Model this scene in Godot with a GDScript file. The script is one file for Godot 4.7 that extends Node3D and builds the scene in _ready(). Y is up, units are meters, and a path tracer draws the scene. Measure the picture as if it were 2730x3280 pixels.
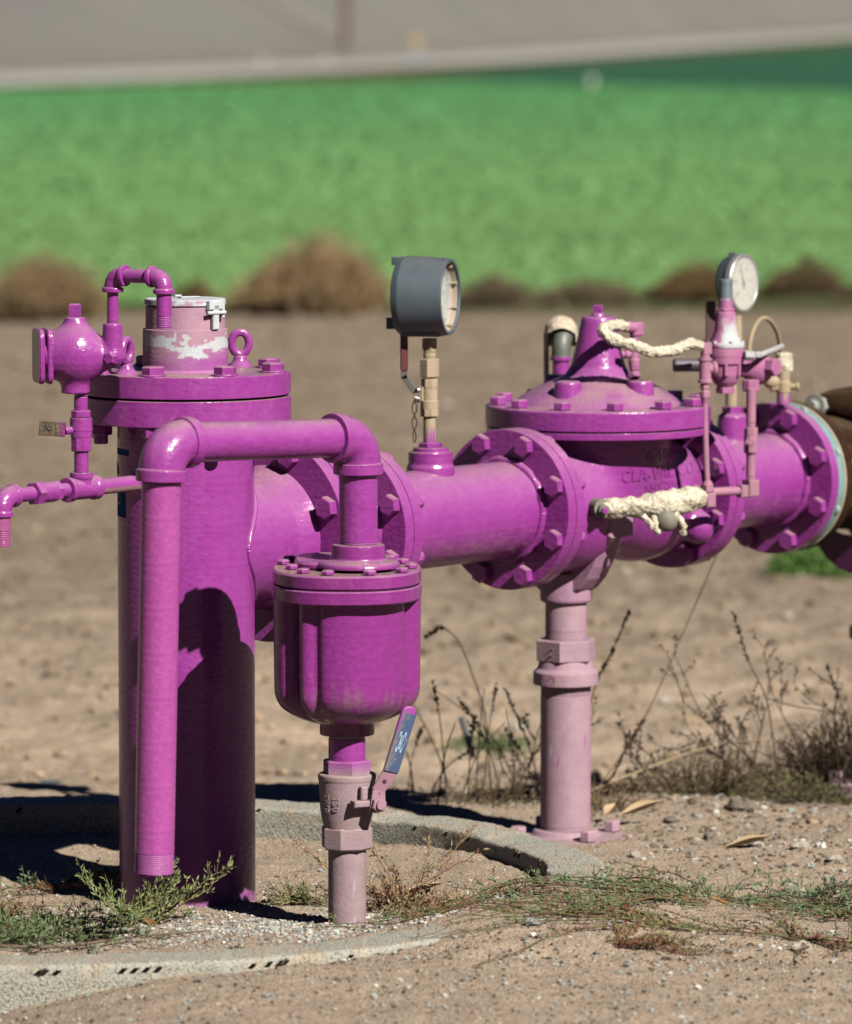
extends Node3D

const MAG := Color(0.325, 0.052, 0.332)
const MAUVE := Color(0.330, 0.240, 0.280)
const PINK := Color(0.385, 0.245, 0.330)
const DUST := Color(0.42, 0.33, 0.235)
const CREAM := Color(0.60, 0.56, 0.455)
const BRASS := Color(0.42, 0.345, 0.235)
const WHITE := Color(0.52, 0.59, 0.64)
const SLATE := Color(0.070, 0.098, 0.122)
const ORDINAL := ["first", "second", "third", "fourth", "fifth", "sixth", "seventh", "eighth", "ninth", "tenth", "eleventh", "twelfth", "thirteenth", "fourteenth", "fifteenth", "sixteenth"]
const RUST := Color(0.062, 0.036, 0.023)
const POT := Color(0.27, 0.036, 0.262)
const U := Vector3(0.62, 0, -0.7846)      # along the pipeline, away to the right
const W := Vector3(0.7846, 0, 0.62)       # across it, towards the viewer's right
const RC := Vector2(-0.57, 0.34)          # centre of the concrete collar
const HILL := [[-60.0, 60.0], [-10.2, -121.0], [-2.5, -153.0], [4.2, -199.0], [33.0, -417.0], [90.0, -850.0]]

var M := {}
var used := {}
var rng := RandomNumberGenerator.new()
var nz := FastNoiseLite.new()


class Mb:
	static var nz: FastNoiseLite
	var v := PackedVector3Array()
	var n := PackedVector3Array()
	var c := PackedColorArray()
	var idx := PackedInt32Array()
	var col := Color(0.5, 0.5, 0.5)
	var dust := 0.0
	var vary := 0.065
	var fade := 0.62
	var fn = null

	func _init(color := Color(0.5, 0.5, 0.5), dusty := 0.0, tint = null) -> void:
		col = color
		dust = dusty
		fn = tint

	func put(p: Vector3, nn: Vector3) -> int:
		var k := col
		if fn != null:
			k = fn.call(p, nn, col)
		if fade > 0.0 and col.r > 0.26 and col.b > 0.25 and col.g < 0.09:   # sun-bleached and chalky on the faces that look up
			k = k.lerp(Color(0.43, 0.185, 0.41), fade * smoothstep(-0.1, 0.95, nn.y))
		var a := nz.get_noise_3dv(p * 70.0)
		var b := nz.get_noise_3dv(p * 16.0 + Vector3(7, 3, 1))
		k = k * (1.0 + vary * (a * 0.6 + b))
		if dust > 0.0:
			var d := dust * clampf(smoothstep(0.6, 0.98, nn.y) * (0.70 + 0.9 * b + 0.3 * a) + 0.10 * maxf(0.0, a + b), 0.0, 1.0)
			k = k.lerp(Color(0.42, 0.33, 0.235), d)
		k = k * 0.44
		k.a = 1.0
		v.append(p)
		n.append(nn)
		c.append(k)
		return v.size() - 1

	func tri(a: int, b: int, d: int) -> void:
		var g := (v[b] - v[a]).cross(v[d] - v[a])
		if g.dot(n[a] + n[b] + n[d]) > 0.0:
			idx.append(a); idx.append(d); idx.append(b)
		else:
			idx.append(a); idx.append(b); idx.append(d)

	func quad(a: int, b: int, d: int, e: int) -> void:
		tri(a, b, d)
		tri(a, d, e)

	func face(a: Vector3, b: Vector3, d: Vector3) -> void:   # a flat triangle, clockwise as given
		var nn := (d - a).cross(b - a).normalized()
		idx.append(put(a, nn)); idx.append(put(b, nn)); idx.append(put(d, nn))

	func renorm(first: int) -> void:
		var s := PackedVector3Array()
		s.resize(v.size())
		for i in range(0, idx.size(), 3):
			var a := idx[i]
			if a < first:
				continue
			var g := (v[idx[i + 2]] - v[a]).cross(v[idx[i + 1]] - v[a])
			for k in 3:
				s[idx[i + k]] += g
		for i in range(first, v.size()):
			if s[i].length_squared() > 0.0:
				n[i] = s[i].normalized()

	func mesh() -> ArrayMesh:
		var arr := []
		arr.resize(Mesh.ARRAY_MAX)
		arr[Mesh.ARRAY_VERTEX] = v
		arr[Mesh.ARRAY_NORMAL] = n
		arr[Mesh.ARRAY_COLOR] = c
		arr[Mesh.ARRAY_INDEX] = idx
		var am := ArrayMesh.new()
		am.add_surface_from_arrays(Mesh.PRIMITIVE_TRIANGLES, arr)
		return am


# ---------------------------------------------------------------- shapes

func AX(t: float) -> Vector3:
	return Vector3(0.1355 + 0.62 * t, 0.6235, -0.4 - 0.7846 * t)


func bev(prof: Array, b: float) -> PackedVector2Array:
	var out := PackedVector2Array()
	for i in prof.size():
		var p: Vector2 = prof[i]
		if i == 0 or i == prof.size() - 1:
			out.append(p)
			continue
		var q: Vector2 = prof[i - 1]
		var r: Vector2 = prof[i + 1]
		var ta := (q - p).normalized()
		var tb := (r - p).normalized()
		if ta.dot(tb) < -0.95:
			out.append(p)
			continue
		var da := minf(b, p.distance_to(q) * 0.4)
		var db := minf(b, p.distance_to(r) * 0.4)
		var p1 := p + ta * da
		var p2 := p + tb * db
		out.append(p1)
		out.append((p1 + p2) * 0.25 + p * 0.5)
		out.append(p2)
	return out


func sweep(m: Mb, path: PackedVector3Array, prof: PackedVector2Array, seg := 40, step := 0.03, lump := 0.0, rough := 40.0) -> void:
	var np := path.size()
	var L := PackedFloat32Array([0.0])
	var T := PackedVector3Array()
	for i in range(1, np):
		L.append(L[i - 1] + path[i].distance_to(path[i - 1]))
	for i in np:
		T.append((path[mini(i + 1, np - 1)] - path[maxi(i - 1, 0)]).normalized())
	var N := PackedVector3Array()
	var first := T[0].cross(Vector3.UP)
	if first.length() < 0.1:
		first = T[0].cross(Vector3(0, 0, 1))
	N.append(first.normalized())
	for i in range(1, np):
		var nn := N[i - 1] - T[i] * N[i - 1].dot(T[i])
		N.append(nn.normalized())
	var ns := prof.size() - 1
	var seg_n: Array[Vector2] = []
	var seg_l: Array[float] = []
	for j in ns:
		var d := prof[j + 1] - prof[j]
		seg_l.append(d.length())
		seg_n.append(Vector2(-d.y, d.x).normalized())
	var start := m.v.size()
	for j in ns:
		if seg_l[j] < 1e-6:
			continue
		var n0 := seg_n[j]
		var n1 := seg_n[j]
		if j > 0 and seg_n[j - 1].dot(seg_n[j]) > 0.64:
			n0 = (seg_n[j - 1] * seg_l[j - 1] ** 2 + seg_n[j] * seg_l[j] ** 2).normalized()
		if j < ns - 1 and seg_n[j + 1].dot(seg_n[j]) > 0.64:
			n1 = (seg_n[j + 1] * seg_l[j + 1] ** 2 + seg_n[j] * seg_l[j] ** 2).normalized()
		var cuts := maxi(1, ceili(seg_l[j] / step))
		var rows := []
		for k in cuts + 1:
			var f := float(k) / cuts
			var sr := prof[j].lerp(prof[j + 1], f)
			var nn := n0.lerp(n1, f).normalized()
			var i := 0
			while i < np - 2 and L[i + 1] < sr.x:
				i += 1
			var span := maxf(L[i + 1] - L[i], 1e-9)
			var g := (sr.x - L[i]) / span
			var c := path[i] + (path[i + 1] - path[i]) * g
			var gg := clampf(g, 0.0, 1.0)
			var t := T[i].lerp(T[i + 1], gg).normalized()
			var a := N[i].lerp(N[i + 1], gg)
			a = (a - t * a.dot(t)).normalized()
			var b := t.cross(a)
			var row := PackedInt32Array()
			if sr.y < 1e-6:
				row.append(m.put(c, t * signf(nn.x)))
			else:
				for q in seg:
					var ang := TAU * q / seg
					var rad := a * cos(ang) + b * sin(ang)
					var p := c + rad * sr.y
					if lump > 0.0:
						p += rad * lump * nz.get_noise_3dv(p * rough)
					row.append(m.put(p, (rad * nn.y + t * nn.x).normalized()))
			rows.append(row)
		for k in cuts:
			var ra: PackedInt32Array = rows[k]
			var rb: PackedInt32Array = rows[k + 1]
			for q in seg:
				var q1 := (q + 1) % seg
				if ra.size() == 1 and rb.size() == 1:
					continue
				if ra.size() == 1:
					m.tri(ra[0], rb[q], rb[q1])
				elif rb.size() == 1:
					m.tri(ra[q], ra[q1], rb[0])
				else:
					m.quad(ra[q], ra[q1], rb[q1], rb[q])
	if lump > 0.0:
		m.renorm(start)


func lathe(m: Mb, at: Vector3, dir: Vector3, prof: Array, bevel := 0.0015, seg := 40, step := 0.03, lump := 0.0, rough := 40.0) -> void:
	sweep(m, PackedVector3Array([at, at + dir.normalized()]), bev(prof, bevel), seg, step, lump, rough)


func rod(m: Mb, a: Vector3, b: Vector3, r: float, seg := 24, bevel := 0.001, step := 0.03) -> void:
	var l := a.distance_to(b)
	lathe(m, a, b - a, [Vector2(0, 0), Vector2(0, r), Vector2(l, r), Vector2(l, 0)], bevel, seg, step)


func pipe(m: Mb, a: Vector3, b: Vector3, r: float, threads_a := 0, threads_b := 0, seg := 40) -> void:
	var l := a.distance_to(b)
	var p := [Vector2(0, 0), Vector2(0, r - 0.001)]
	var pitch := 0.0029
	for i in threads_a:
		p.append(Vector2(pitch * (i + 0.3), r - 0.0012))
		p.append(Vector2(pitch * (i + 0.65), r + 0.0001))
	p.append(Vector2(pitch * (threads_a + 0.6), r))
	p.append(Vector2(l - pitch * (threads_b + 0.6), r))
	for i in threads_b:
		p.append(Vector2(l - pitch * (threads_b - i - 0.35), r + 0.0001))
		p.append(Vector2(l - pitch * (threads_b - i - 0.7), r - 0.0012))
	p.append(Vector2(l, r - 0.001))
	p.append(Vector2(l, 0))
	sweep(m, PackedVector3Array([a, b]), PackedVector2Array(p), seg, 0.02)


func bend(a: Vector3, corner: Vector3, b: Vector3, radius: float) -> PackedVector3Array:
	var da := (a - corner).normalized()
	var db := (b - corner).normalized()
	var half := da.angle_to(db) / 2.0
	var back := radius / tan(half)
	var centre := corner + (da + db).normalized() * (radius / sin(half))
	var out := PackedVector3Array([a])
	var p0 := corner + da * back - centre
	var p1 := corner + db * back - centre
	var axis := p0.cross(p1).normalized()
	var sweep_angle := p0.angle_to(p1)
	for i in 13:
		out.append(centre + p0.rotated(axis, sweep_angle * i / 12.0))
	out.append(b)
	return out


func elbow(m: Mb, corner: Vector3, da: Vector3, db: Vector3, reach: float, r: float, band: float, wide: float, seg := 40) -> void:
	var path := bend(corner + da * reach, corner, corner + db * reach, reach * 0.72)
	var l := 0.0
	for i in range(1, path.size()):
		l += path[i].distance_to(path[i - 1])
	sweep(m, path, bev([Vector2(0, 0), Vector2(0, band), Vector2(wide, band), Vector2(wide, r), Vector2(l * 0.5, r * 1.03), Vector2(l - wide, r), Vector2(l - wide, band), Vector2(l, band), Vector2(l, 0)], 0.0022), seg, 0.008)


func curve(pts: Array, per := 8) -> PackedVector3Array:
	var out := PackedVector3Array()
	var k := pts.size()
	for i in k - 1:
		var p0: Vector3 = pts[maxi(i - 1, 0)]
		var p1: Vector3 = pts[i]
		var p2: Vector3 = pts[i + 1]
		var p3: Vector3 = pts[mini(i + 2, k - 1)]
		for j in per:
			out.append(p1.cubic_interpolate(p2, p0, p3, float(j) / per))
	out.append(pts[k - 1])
	return out


func length_of(path: PackedVector3Array) -> float:
	var l := 0.0
	for i in range(1, path.size()):
		l += path[i].distance_to(path[i - 1])
	return l


func hose(m: Mb, path: PackedVector3Array, r: float, seg := 16, lump := 0.0, rough := 60.0, step := 0.01) -> void:
	var l := length_of(path)
	sweep(m, path, PackedVector2Array([Vector2(0, 0), Vector2(0, r * 0.9), Vector2(r * 0.2, r), Vector2(l - r * 0.2, r), Vector2(l, r * 0.9), Vector2(l, 0)]), seg, step, lump, rough)


func wire(m: Mb, pts: PackedVector3Array, r0: float, r1: float, sides := 4) -> void:
	var rows := []
	var np := pts.size()
	for i in np:
		var t := (pts[mini(i + 1, np - 1)] - pts[maxi(i - 1, 0)]).normalized()
		var a := t.cross(Vector3(0.31, 0.2, 0.93)).normalized()
		var b := t.cross(a)
		var r := lerpf(r0, r1, float(i) / (np - 1))
		var row := PackedInt32Array()
		for q in sides:
			var rad := a * cos(TAU * q / sides) + b * sin(TAU * q / sides)
			row.append(m.put(pts[i] + rad * r, rad))
		rows.append(row)
	for i in np - 1:
		for q in sides:
			m.quad(rows[i][q], rows[i][(q + 1) % sides], rows[i + 1][(q + 1) % sides], rows[i + 1][q])


func prism(m: Mb, poly: PackedVector2Array, o: Vector3, bx: Vector3, by: Vector3, bz: Vector3, h: float, ch := 0.001, soft := false) -> void:
	var k := poly.size()
	var en := PackedVector2Array()
	var flip := Geometry2D.is_polygon_clockwise(poly)
	for i in k:
		var d := poly[(i + 1) % k] - poly[i]
		en.append((Vector2(-d.y, d.x) if flip else Vector2(d.y, -d.x)).normalized())
	var small := PackedVector2Array()
	var vn := PackedVector2Array()
	for i in k:
		var a := en[(i + k - 1) % k]
		var b := en[i]
		small.append(poly[i] - (a + b) / maxf(0.3, 1.0 + a.dot(b)) * ch)
		vn.append((a + b).normalized())
	var at := func(p: Vector2, z: float) -> Vector3: return o + bx * p.x + by * p.y + bz * z
	var dir := func(p: Vector2) -> Vector3: return (bx * p.x + by * p.y).normalized()
	for i in k:
		var j := (i + 1) % k
		var ni: Vector3 = dir.call(vn[i] if soft else en[i])
		var nj: Vector3 = dir.call(vn[j] if soft else en[i])
		m.quad(m.put(at.call(poly[i], ch), ni), m.put(at.call(poly[j], ch), nj), m.put(at.call(poly[j], h - ch), nj), m.put(at.call(poly[i], h - ch), ni))
		for side in [-1.0, 1.0]:
			var z0 := ch if side < 0 else h - ch
			var z1 := 0.0 if side < 0 else h
			var ci: Vector3 = (ni + bz * side).normalized()
			var cj: Vector3 = (nj + bz * side).normalized()
			m.quad(m.put(at.call(poly[i], z0), ci), m.put(at.call(poly[j], z0), cj), m.put(at.call(small[j], z1), cj), m.put(at.call(small[i], z1), ci))
	var tris := Geometry2D.triangulate_polygon(small)
	for side in [-1.0, 1.0]:
		var ids := PackedInt32Array()
		for p in small:
			ids.append(m.put(at.call(p, 0.0 if side < 0 else h), bz * side))
		for i in range(0, tris.size(), 3):
			m.tri(ids[tris[i]], ids[tris[i + 1]], ids[tris[i + 2]])


func ngon(k: int, r: float, turn := 0.0) -> PackedVector2Array:
	var out := PackedVector2Array()
	for i in k:
		out.append(Vector2(cos(TAU * i / k + turn), sin(TAU * i / k + turn)) * r)
	return out


func rect(w: float, h: float, round_by := 0.0) -> PackedVector2Array:
	if round_by <= 0.0:
		return PackedVector2Array([Vector2(-w, -h) / 2, Vector2(w, -h) / 2, Vector2(w, h) / 2, Vector2(-w, h) / 2])
	var out := PackedVector2Array()
	for q in 4:
		var s := Vector2([1, -1, -1, 1][q], [1, 1, -1, -1][q])
		for i in 5:
			var a := PI / 2 * (q + i / 4.0)
			out.append(Vector2(s.x * (w / 2 - round_by), s.y * (h / 2 - round_by)) + Vector2(cos(a), sin(a)) * round_by)
	return out


func hexa(m: Mb, a: Vector3, b: Vector3, r: float, ch := 0.0015, turn := 0.2, sides := 6) -> void:
	var z := (b - a).normalized()
	var x := z.cross(Vector3.UP)
	if x.length() < 0.1:
		x = Vector3(1, 0, 0)
	x = x.normalized()
	prism(m, ngon(sides, r, turn), a, x, z.cross(x), z, a.distance_to(b), ch)


func block(m: Mb, centre: Vector3, size: Vector3, basis := Basis(), ch := 0.0015) -> void:
	prism(m, rect(size.x, size.y), centre - basis.z * size.z / 2, basis.x, basis.y, basis.z, size.z, ch)


func nets(m: Mb, sdf: Callable, lo: Vector3, hi: Vector3, cell: float) -> void:
	var nx := ceili((hi.x - lo.x) / cell) + 1
	var ny := ceili((hi.y - lo.y) / cell) + 1
	var nk := ceili((hi.z - lo.z) / cell) + 1
	var f := PackedFloat32Array()
	f.resize(nx * ny * nk)
	var i := 0
	for z in nk:
		for y in ny:
			for x in nx:
				f[i] = sdf.call(lo + Vector3(x, y, z) * cell)
				i += 1
	var ids := {}
	var corner := [Vector3i(0, 0, 0), Vector3i(1, 0, 0), Vector3i(0, 1, 0), Vector3i(1, 1, 0), Vector3i(0, 0, 1), Vector3i(1, 0, 1), Vector3i(0, 1, 1), Vector3i(1, 1, 1)]
	var edges := [[0, 1], [2, 3], [4, 5], [6, 7], [0, 2], [1, 3], [4, 6], [5, 7], [0, 4], [1, 5], [2, 6], [3, 7]]
	for z in nk - 1:
		for y in ny - 1:
			for x in nx - 1:
				var at := (z * ny + y) * nx + x
				var neg := 0
				var vals := [f[at], f[at + 1], f[at + nx], f[at + nx + 1], f[at + nx * ny], f[at + nx * ny + 1], f[at + nx * ny + nx], f[at + nx * ny + nx + 1]]
				for q in vals:
					if q < 0.0:
						neg += 1
				if neg == 0 or neg == 8:
					continue
				var sum := Vector3.ZERO
				var cnt := 0
				for e in edges:
					var a: float = vals[e[0]]
					var b: float = vals[e[1]]
					if (a < 0.0) != (b < 0.0):
						sum += Vector3(corner[e[0]]).lerp(Vector3(corner[e[1]]), a / (a - b))
						cnt += 1
				var p := lo + (Vector3(x, y, z) + sum / cnt) * cell
				var h := cell * 0.7
				var g := Vector3(sdf.call(p + Vector3(h, 0, 0)) - sdf.call(p - Vector3(h, 0, 0)), sdf.call(p + Vector3(0, h, 0)) - sdf.call(p - Vector3(0, h, 0)), sdf.call(p + Vector3(0, 0, h)) - sdf.call(p - Vector3(0, 0, h)))
				ids[at] = m.put(p, g.normalized())
	for z in range(1, nk - 1):
		for y in range(1, ny - 1):
			for x in range(1, nx - 1):
				var at := (z * ny + y) * nx + x
				var s := f[at] < 0.0
				if s != (f[at + 1] < 0.0):
					m.quad(ids[at], ids[at - nx], ids[at - nx - nx * ny], ids[at - nx * ny])
				if s != (f[at + nx] < 0.0):
					m.quad(ids[at], ids[at - 1], ids[at - 1 - nx * ny], ids[at - nx * ny])
				if s != (f[at + nx * ny] < 0.0):
					m.quad(ids[at], ids[at - 1], ids[at - 1 - nx], ids[at - nx])


func smin(a: float, b: float, k: float) -> float:
	var h := clampf(0.5 + 0.5 * (b - a) / k, 0.0, 1.0)
	return lerpf(b, a, h) - k * h * (1.0 - h)


func capsule(p: Vector3, a: Vector3, b: Vector3, ra: float, rb: float) -> float:
	var ab := b - a
	var h := clampf((p - a).dot(ab) / ab.length_squared(), 0.0, 1.0)
	return (p - a - ab * h).length() - lerpf(ra, rb, h)


func can(p: Vector3, a: Vector3, b: Vector3, r: float) -> float:   # a cylinder with flat ends
	var ab := b - a
	var l := ab.length()
	var s := (p - a).dot(ab) / l
	var q := (p - a - ab / l * s).length() - r
	return maxf(q, maxf(-s, s - l))


func ball(p: Vector3, c: Vector3, r: Vector3) -> float:
	var q := (p - c) / r
	return (q.length() - 1.0) * minf(r.x, minf(r.y, r.z))


func letters(m: Mb, text: String, height: float, depth: float, map: Callable, bold := false) -> void:
	var tm := TextMesh.new()
	var font := SystemFont.new()
	font.font_names = PackedStringArray(["Droid Sans"])
	font.font_weight = 700 if bold else 400
	tm.font = font
	tm.text = text
	tm.font_size = 48
	tm.pixel_size = 0.01
	tm.curve_step = 3.0
	var k := height / 0.343
	tm.depth = depth / k
	var arr := tm.get_mesh_arrays()
	var vs: PackedVector3Array = arr[Mesh.ARRAY_VERTEX]
	var ix: PackedInt32Array = arr[Mesh.ARRAY_INDEX] if arr[Mesh.ARRAY_INDEX] != null else PackedInt32Array(range(vs.size()))
	for i in range(0, ix.size() - 2, 3):
		m.face(map.call(vs[ix[i]] * k), map.call(vs[ix[i + 1]] * k), map.call(vs[ix[i + 2]] * k))


# ---------------------------------------------------------------- objects

func numbered(called: String) -> String:
	var k: int = used.get(called, 0)
	used[called] = k + 1
	return called if k == 0 else "%s_%03d" % [called, k]


func thing(called: String, label: String, category: String, at: Vector3, group := "") -> Node3D:
	var o := Node3D.new()
	o.name = numbered(called)
	add_child(o)
	o.position = at
	o.set_meta("label", label)
	o.set_meta("category", category)
	if group:
		o.set_meta("group", group)
	return o


func origin_of(o: Node) -> Vector3:
	var p := Vector3.ZERO
	while o != self:
		p += (o as Node3D).position
		o = o.get_parent()
	return p


func piece(mesh: Mesh, called: String, mat: Material, parent: Node, at := Vector3.ZERO, label := "") -> MeshInstance3D:
	var o := MeshInstance3D.new()
	var key := str(parent.get_instance_id()) + called
	var k: int = used.get(key, 0)
	used[key] = k + 1
	o.name = called if k == 0 else "%s_%03d" % [called, k]
	o.mesh = mesh
	o.material_override = mat
	parent.add_child(o, true)
	o.position = at - origin_of(parent)
	if label:
		o.set_meta("label", label)
	return o


func part(m: Mb, called: String, mat: Material, parent: Node, label := "") -> MeshInstance3D:
	return piece(m.mesh(), called, mat, parent, Vector3.ZERO, label)


func struct(m: Mb, called: String, mat: Material, kind := "structure") -> MeshInstance3D:
	var o := MeshInstance3D.new()
	o.name = numbered(called)
	o.mesh = m.mesh()
	o.material_override = mat
	add_child(o)
	o.set_meta("kind", kind)
	return o


func noise(freq: float, octaves: int, kind := FastNoiseLite.TYPE_SIMPLEX_SMOOTH, sd := 1) -> FastNoiseLite:
	var f := FastNoiseLite.new()
	f.noise_type = kind
	f.frequency = freq
	f.fractal_octaves = octaves
	f.seed = sd
	return f


func tex(f: FastNoiseLite, lo := Color.BLACK, hi := Color.WHITE, size := 512) -> NoiseTexture2D:
	var t := NoiseTexture2D.new()
	t.width = size
	t.height = size
	t.seamless = true
	t.noise = f
	var g := Gradient.new()
	g.set_color(0, lo)
	g.set_color(1, hi)
	t.color_ramp = g
	return t


func mat(called: String, rough: float, bump: NoiseTexture2D = null, scale := Vector3.ONE, cm := 0.0, tint: NoiseTexture2D = null) -> StandardMaterial3D:
	var m := StandardMaterial3D.new()
	m.resource_name = called
	m.roughness = rough
	m.vertex_color_use_as_albedo = true
	m.uv1_triplanar = true
	m.uv1_world_triplanar = true
	m.uv1_scale = scale
	if bump:
		m.heightmap_enabled = true
		m.heightmap_texture = bump
		m.heightmap_scale = cm
	if tint:
		m.albedo_texture = tint
	M[called] = m
	return m


func materials() -> void:
	var lumps := tex(noise(0.012, 4))
	var fine := tex(noise(0.05, 4, FastNoiseLite.TYPE_SIMPLEX_SMOOTH, 5))
	var mottle := tex(noise(0.01, 5, FastNoiseLite.TYPE_SIMPLEX_SMOOTH, 9), Color(0.90, 0.88, 0.89), Color(1, 1, 1))
	var grain := tex(noise(0.12, 3, FastNoiseLite.TYPE_VALUE, 3), Color(0.62, 0.60, 0.58), Color(1, 1, 1))
	var cells := tex(noise(0.05, 2, FastNoiseLite.TYPE_CELLULAR, 4))
	var gritty := tex(noise(0.085, 3, FastNoiseLite.TYPE_SIMPLEX_SMOOTH, 8))
	var speckle := tex(noise(0.065, 4, FastNoiseLite.TYPE_SIMPLEX_SMOOTH, 6), Color(0.34, 0.33, 0.31), Color(1, 1, 1))
	speckle.color_ramp.offsets = PackedFloat32Array([0.14, 0.46])
	mat("paint", 0.26, lumps, Vector3(12, 15, 12), 0.075, mottle).metallic_specular = 0.38
	mat("faded", 0.78, fine, Vector3(6, 6, 6), 0.04, mottle)
	mat("matte", 0.9, fine, Vector3(8, 8, 8), 0.05, mottle)
	mat("rubber", 0.55, fine, Vector3(8, 8, 8), 0.02)
	mat("rust", 0.85, fine, Vector3(5, 5, 5), 0.12, grain)
	mat("zinc", 0.38, fine, Vector3(8, 8, 8), 0.02).metallic = 0.75
	mat("wrap", 0.85, cells, Vector3(7, 7, 7), 0.35)
	mat("concrete", 0.95, gritty, Vector3(5, 5, 5), 0.20, speckle)
	mat("soil", 0.97, gritty, Vector3(4, 4, 4), 0.30, grain)
	mat("stone", 0.9, fine, Vector3(12, 12, 12), 0.15, grain)
	mat("plain", 0.95).metallic_specular = 0.08
	M.soil.metallic_specular = 0.15
	M.rust.metallic_specular = 0.15
	var dusting := tex(noise(0.005, 6, FastNoiseLite.TYPE_SIMPLEX_SMOOTH, 21), Color(0, 0, 0), Color(0.24, 0.24, 0.24))
	dusting.color_ramp.offsets = PackedFloat32Array([0.45, 1.0])
	var film := GradientTexture2D.new()
	film.width = 8
	film.height = 8
	film.gradient = Gradient.new()
	film.gradient.set_color(0, Color(0.50, 0.43, 0.39))
	film.gradient.set_color(1, Color(0.50, 0.43, 0.39))
	for k in ["faded"]:
		var painted: StandardMaterial3D = M[k]
		painted.detail_enabled = true
		painted.detail_albedo = film
		painted.detail_mask = dusting
		painted.detail_blend_mode = BaseMaterial3D.BLEND_MODE_MIX
	var leaf := mat("leaf", 0.7)
	leaf.metallic_specular = 0.2
	leaf.backlight_enabled = true
	leaf.backlight = Color(0.4, 0.5, 0.25)
	var glass := StandardMaterial3D.new()
	glass.resource_name = "glass"
	glass.transparency = BaseMaterial3D.TRANSPARENCY_ALPHA
	glass.albedo_color = Color(0.95, 0.98, 1.0, 0.08)
	glass.roughness = 0.05
	M.glass = glass


func disc(m: Mb, t0: float, t1: float, r: float) -> void:
	lathe(m, AX(t0), U, [Vector2(0, 0), Vector2(0, r), Vector2(t1 - t0, r), Vector2(t1 - t0, 0)], 0.0028, 96, 0.02)


func bolt_mesh(dir: Vector3, r: float, h: float, color := MAG, dust := 0.6, washer := 0.0, stud := 0.0, turn := 0.2) -> ArrayMesh:
	var m := Mb.new(color, dust)
	m.vary = 0.2
	hexa(m, Vector3.ZERO, dir * h, r, 0.0022, turn)
	if washer > 0.0:
		rod(m, dir * -0.0005, dir * 0.003, washer, 20)
	if stud > 0.0:
		rod(m, dir * h * 0.5, dir * (h + stud), r * 0.62, 14, 0.0015)
	return m.mesh()


func flange_bolts(o: Node, face: float, back: float, bc: float, r: float, h: float) -> void:
	var head := bolt_mesh(-U, r, h, MAG, 0.7, 0.0, 0.0, PI / 6 + 0.1)
	var nut := bolt_mesh(U, r, h * 0.9, MAG, 0.7, 0.0, 0.011, 0.1)
	for i in 8:
		var a := TAU * (i + 0.5) / 8
		var off := W * cos(a) * bc + Vector3.UP * sin(a) * bc
		piece(head, "bolt", M.paint, o, AX(face) + off)
		if back > -9.0:
			piece(nut, "nut", M.paint, o, AX(back) + off)


func weld(m: Mb, t: float, r: float, size := 0.006) -> void:
	var k := 72
	var path := PackedVector3Array()
	for i in k + 1:
		var a := TAU * i / k
		path.append(AX(t) + (W * cos(a) + Vector3.UP * sin(a)) * r)
	hose(m, path, size, 8, 0.004, 70.0, 0.012)


# ---------------------------------------------------------------- the purple pipework

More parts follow.
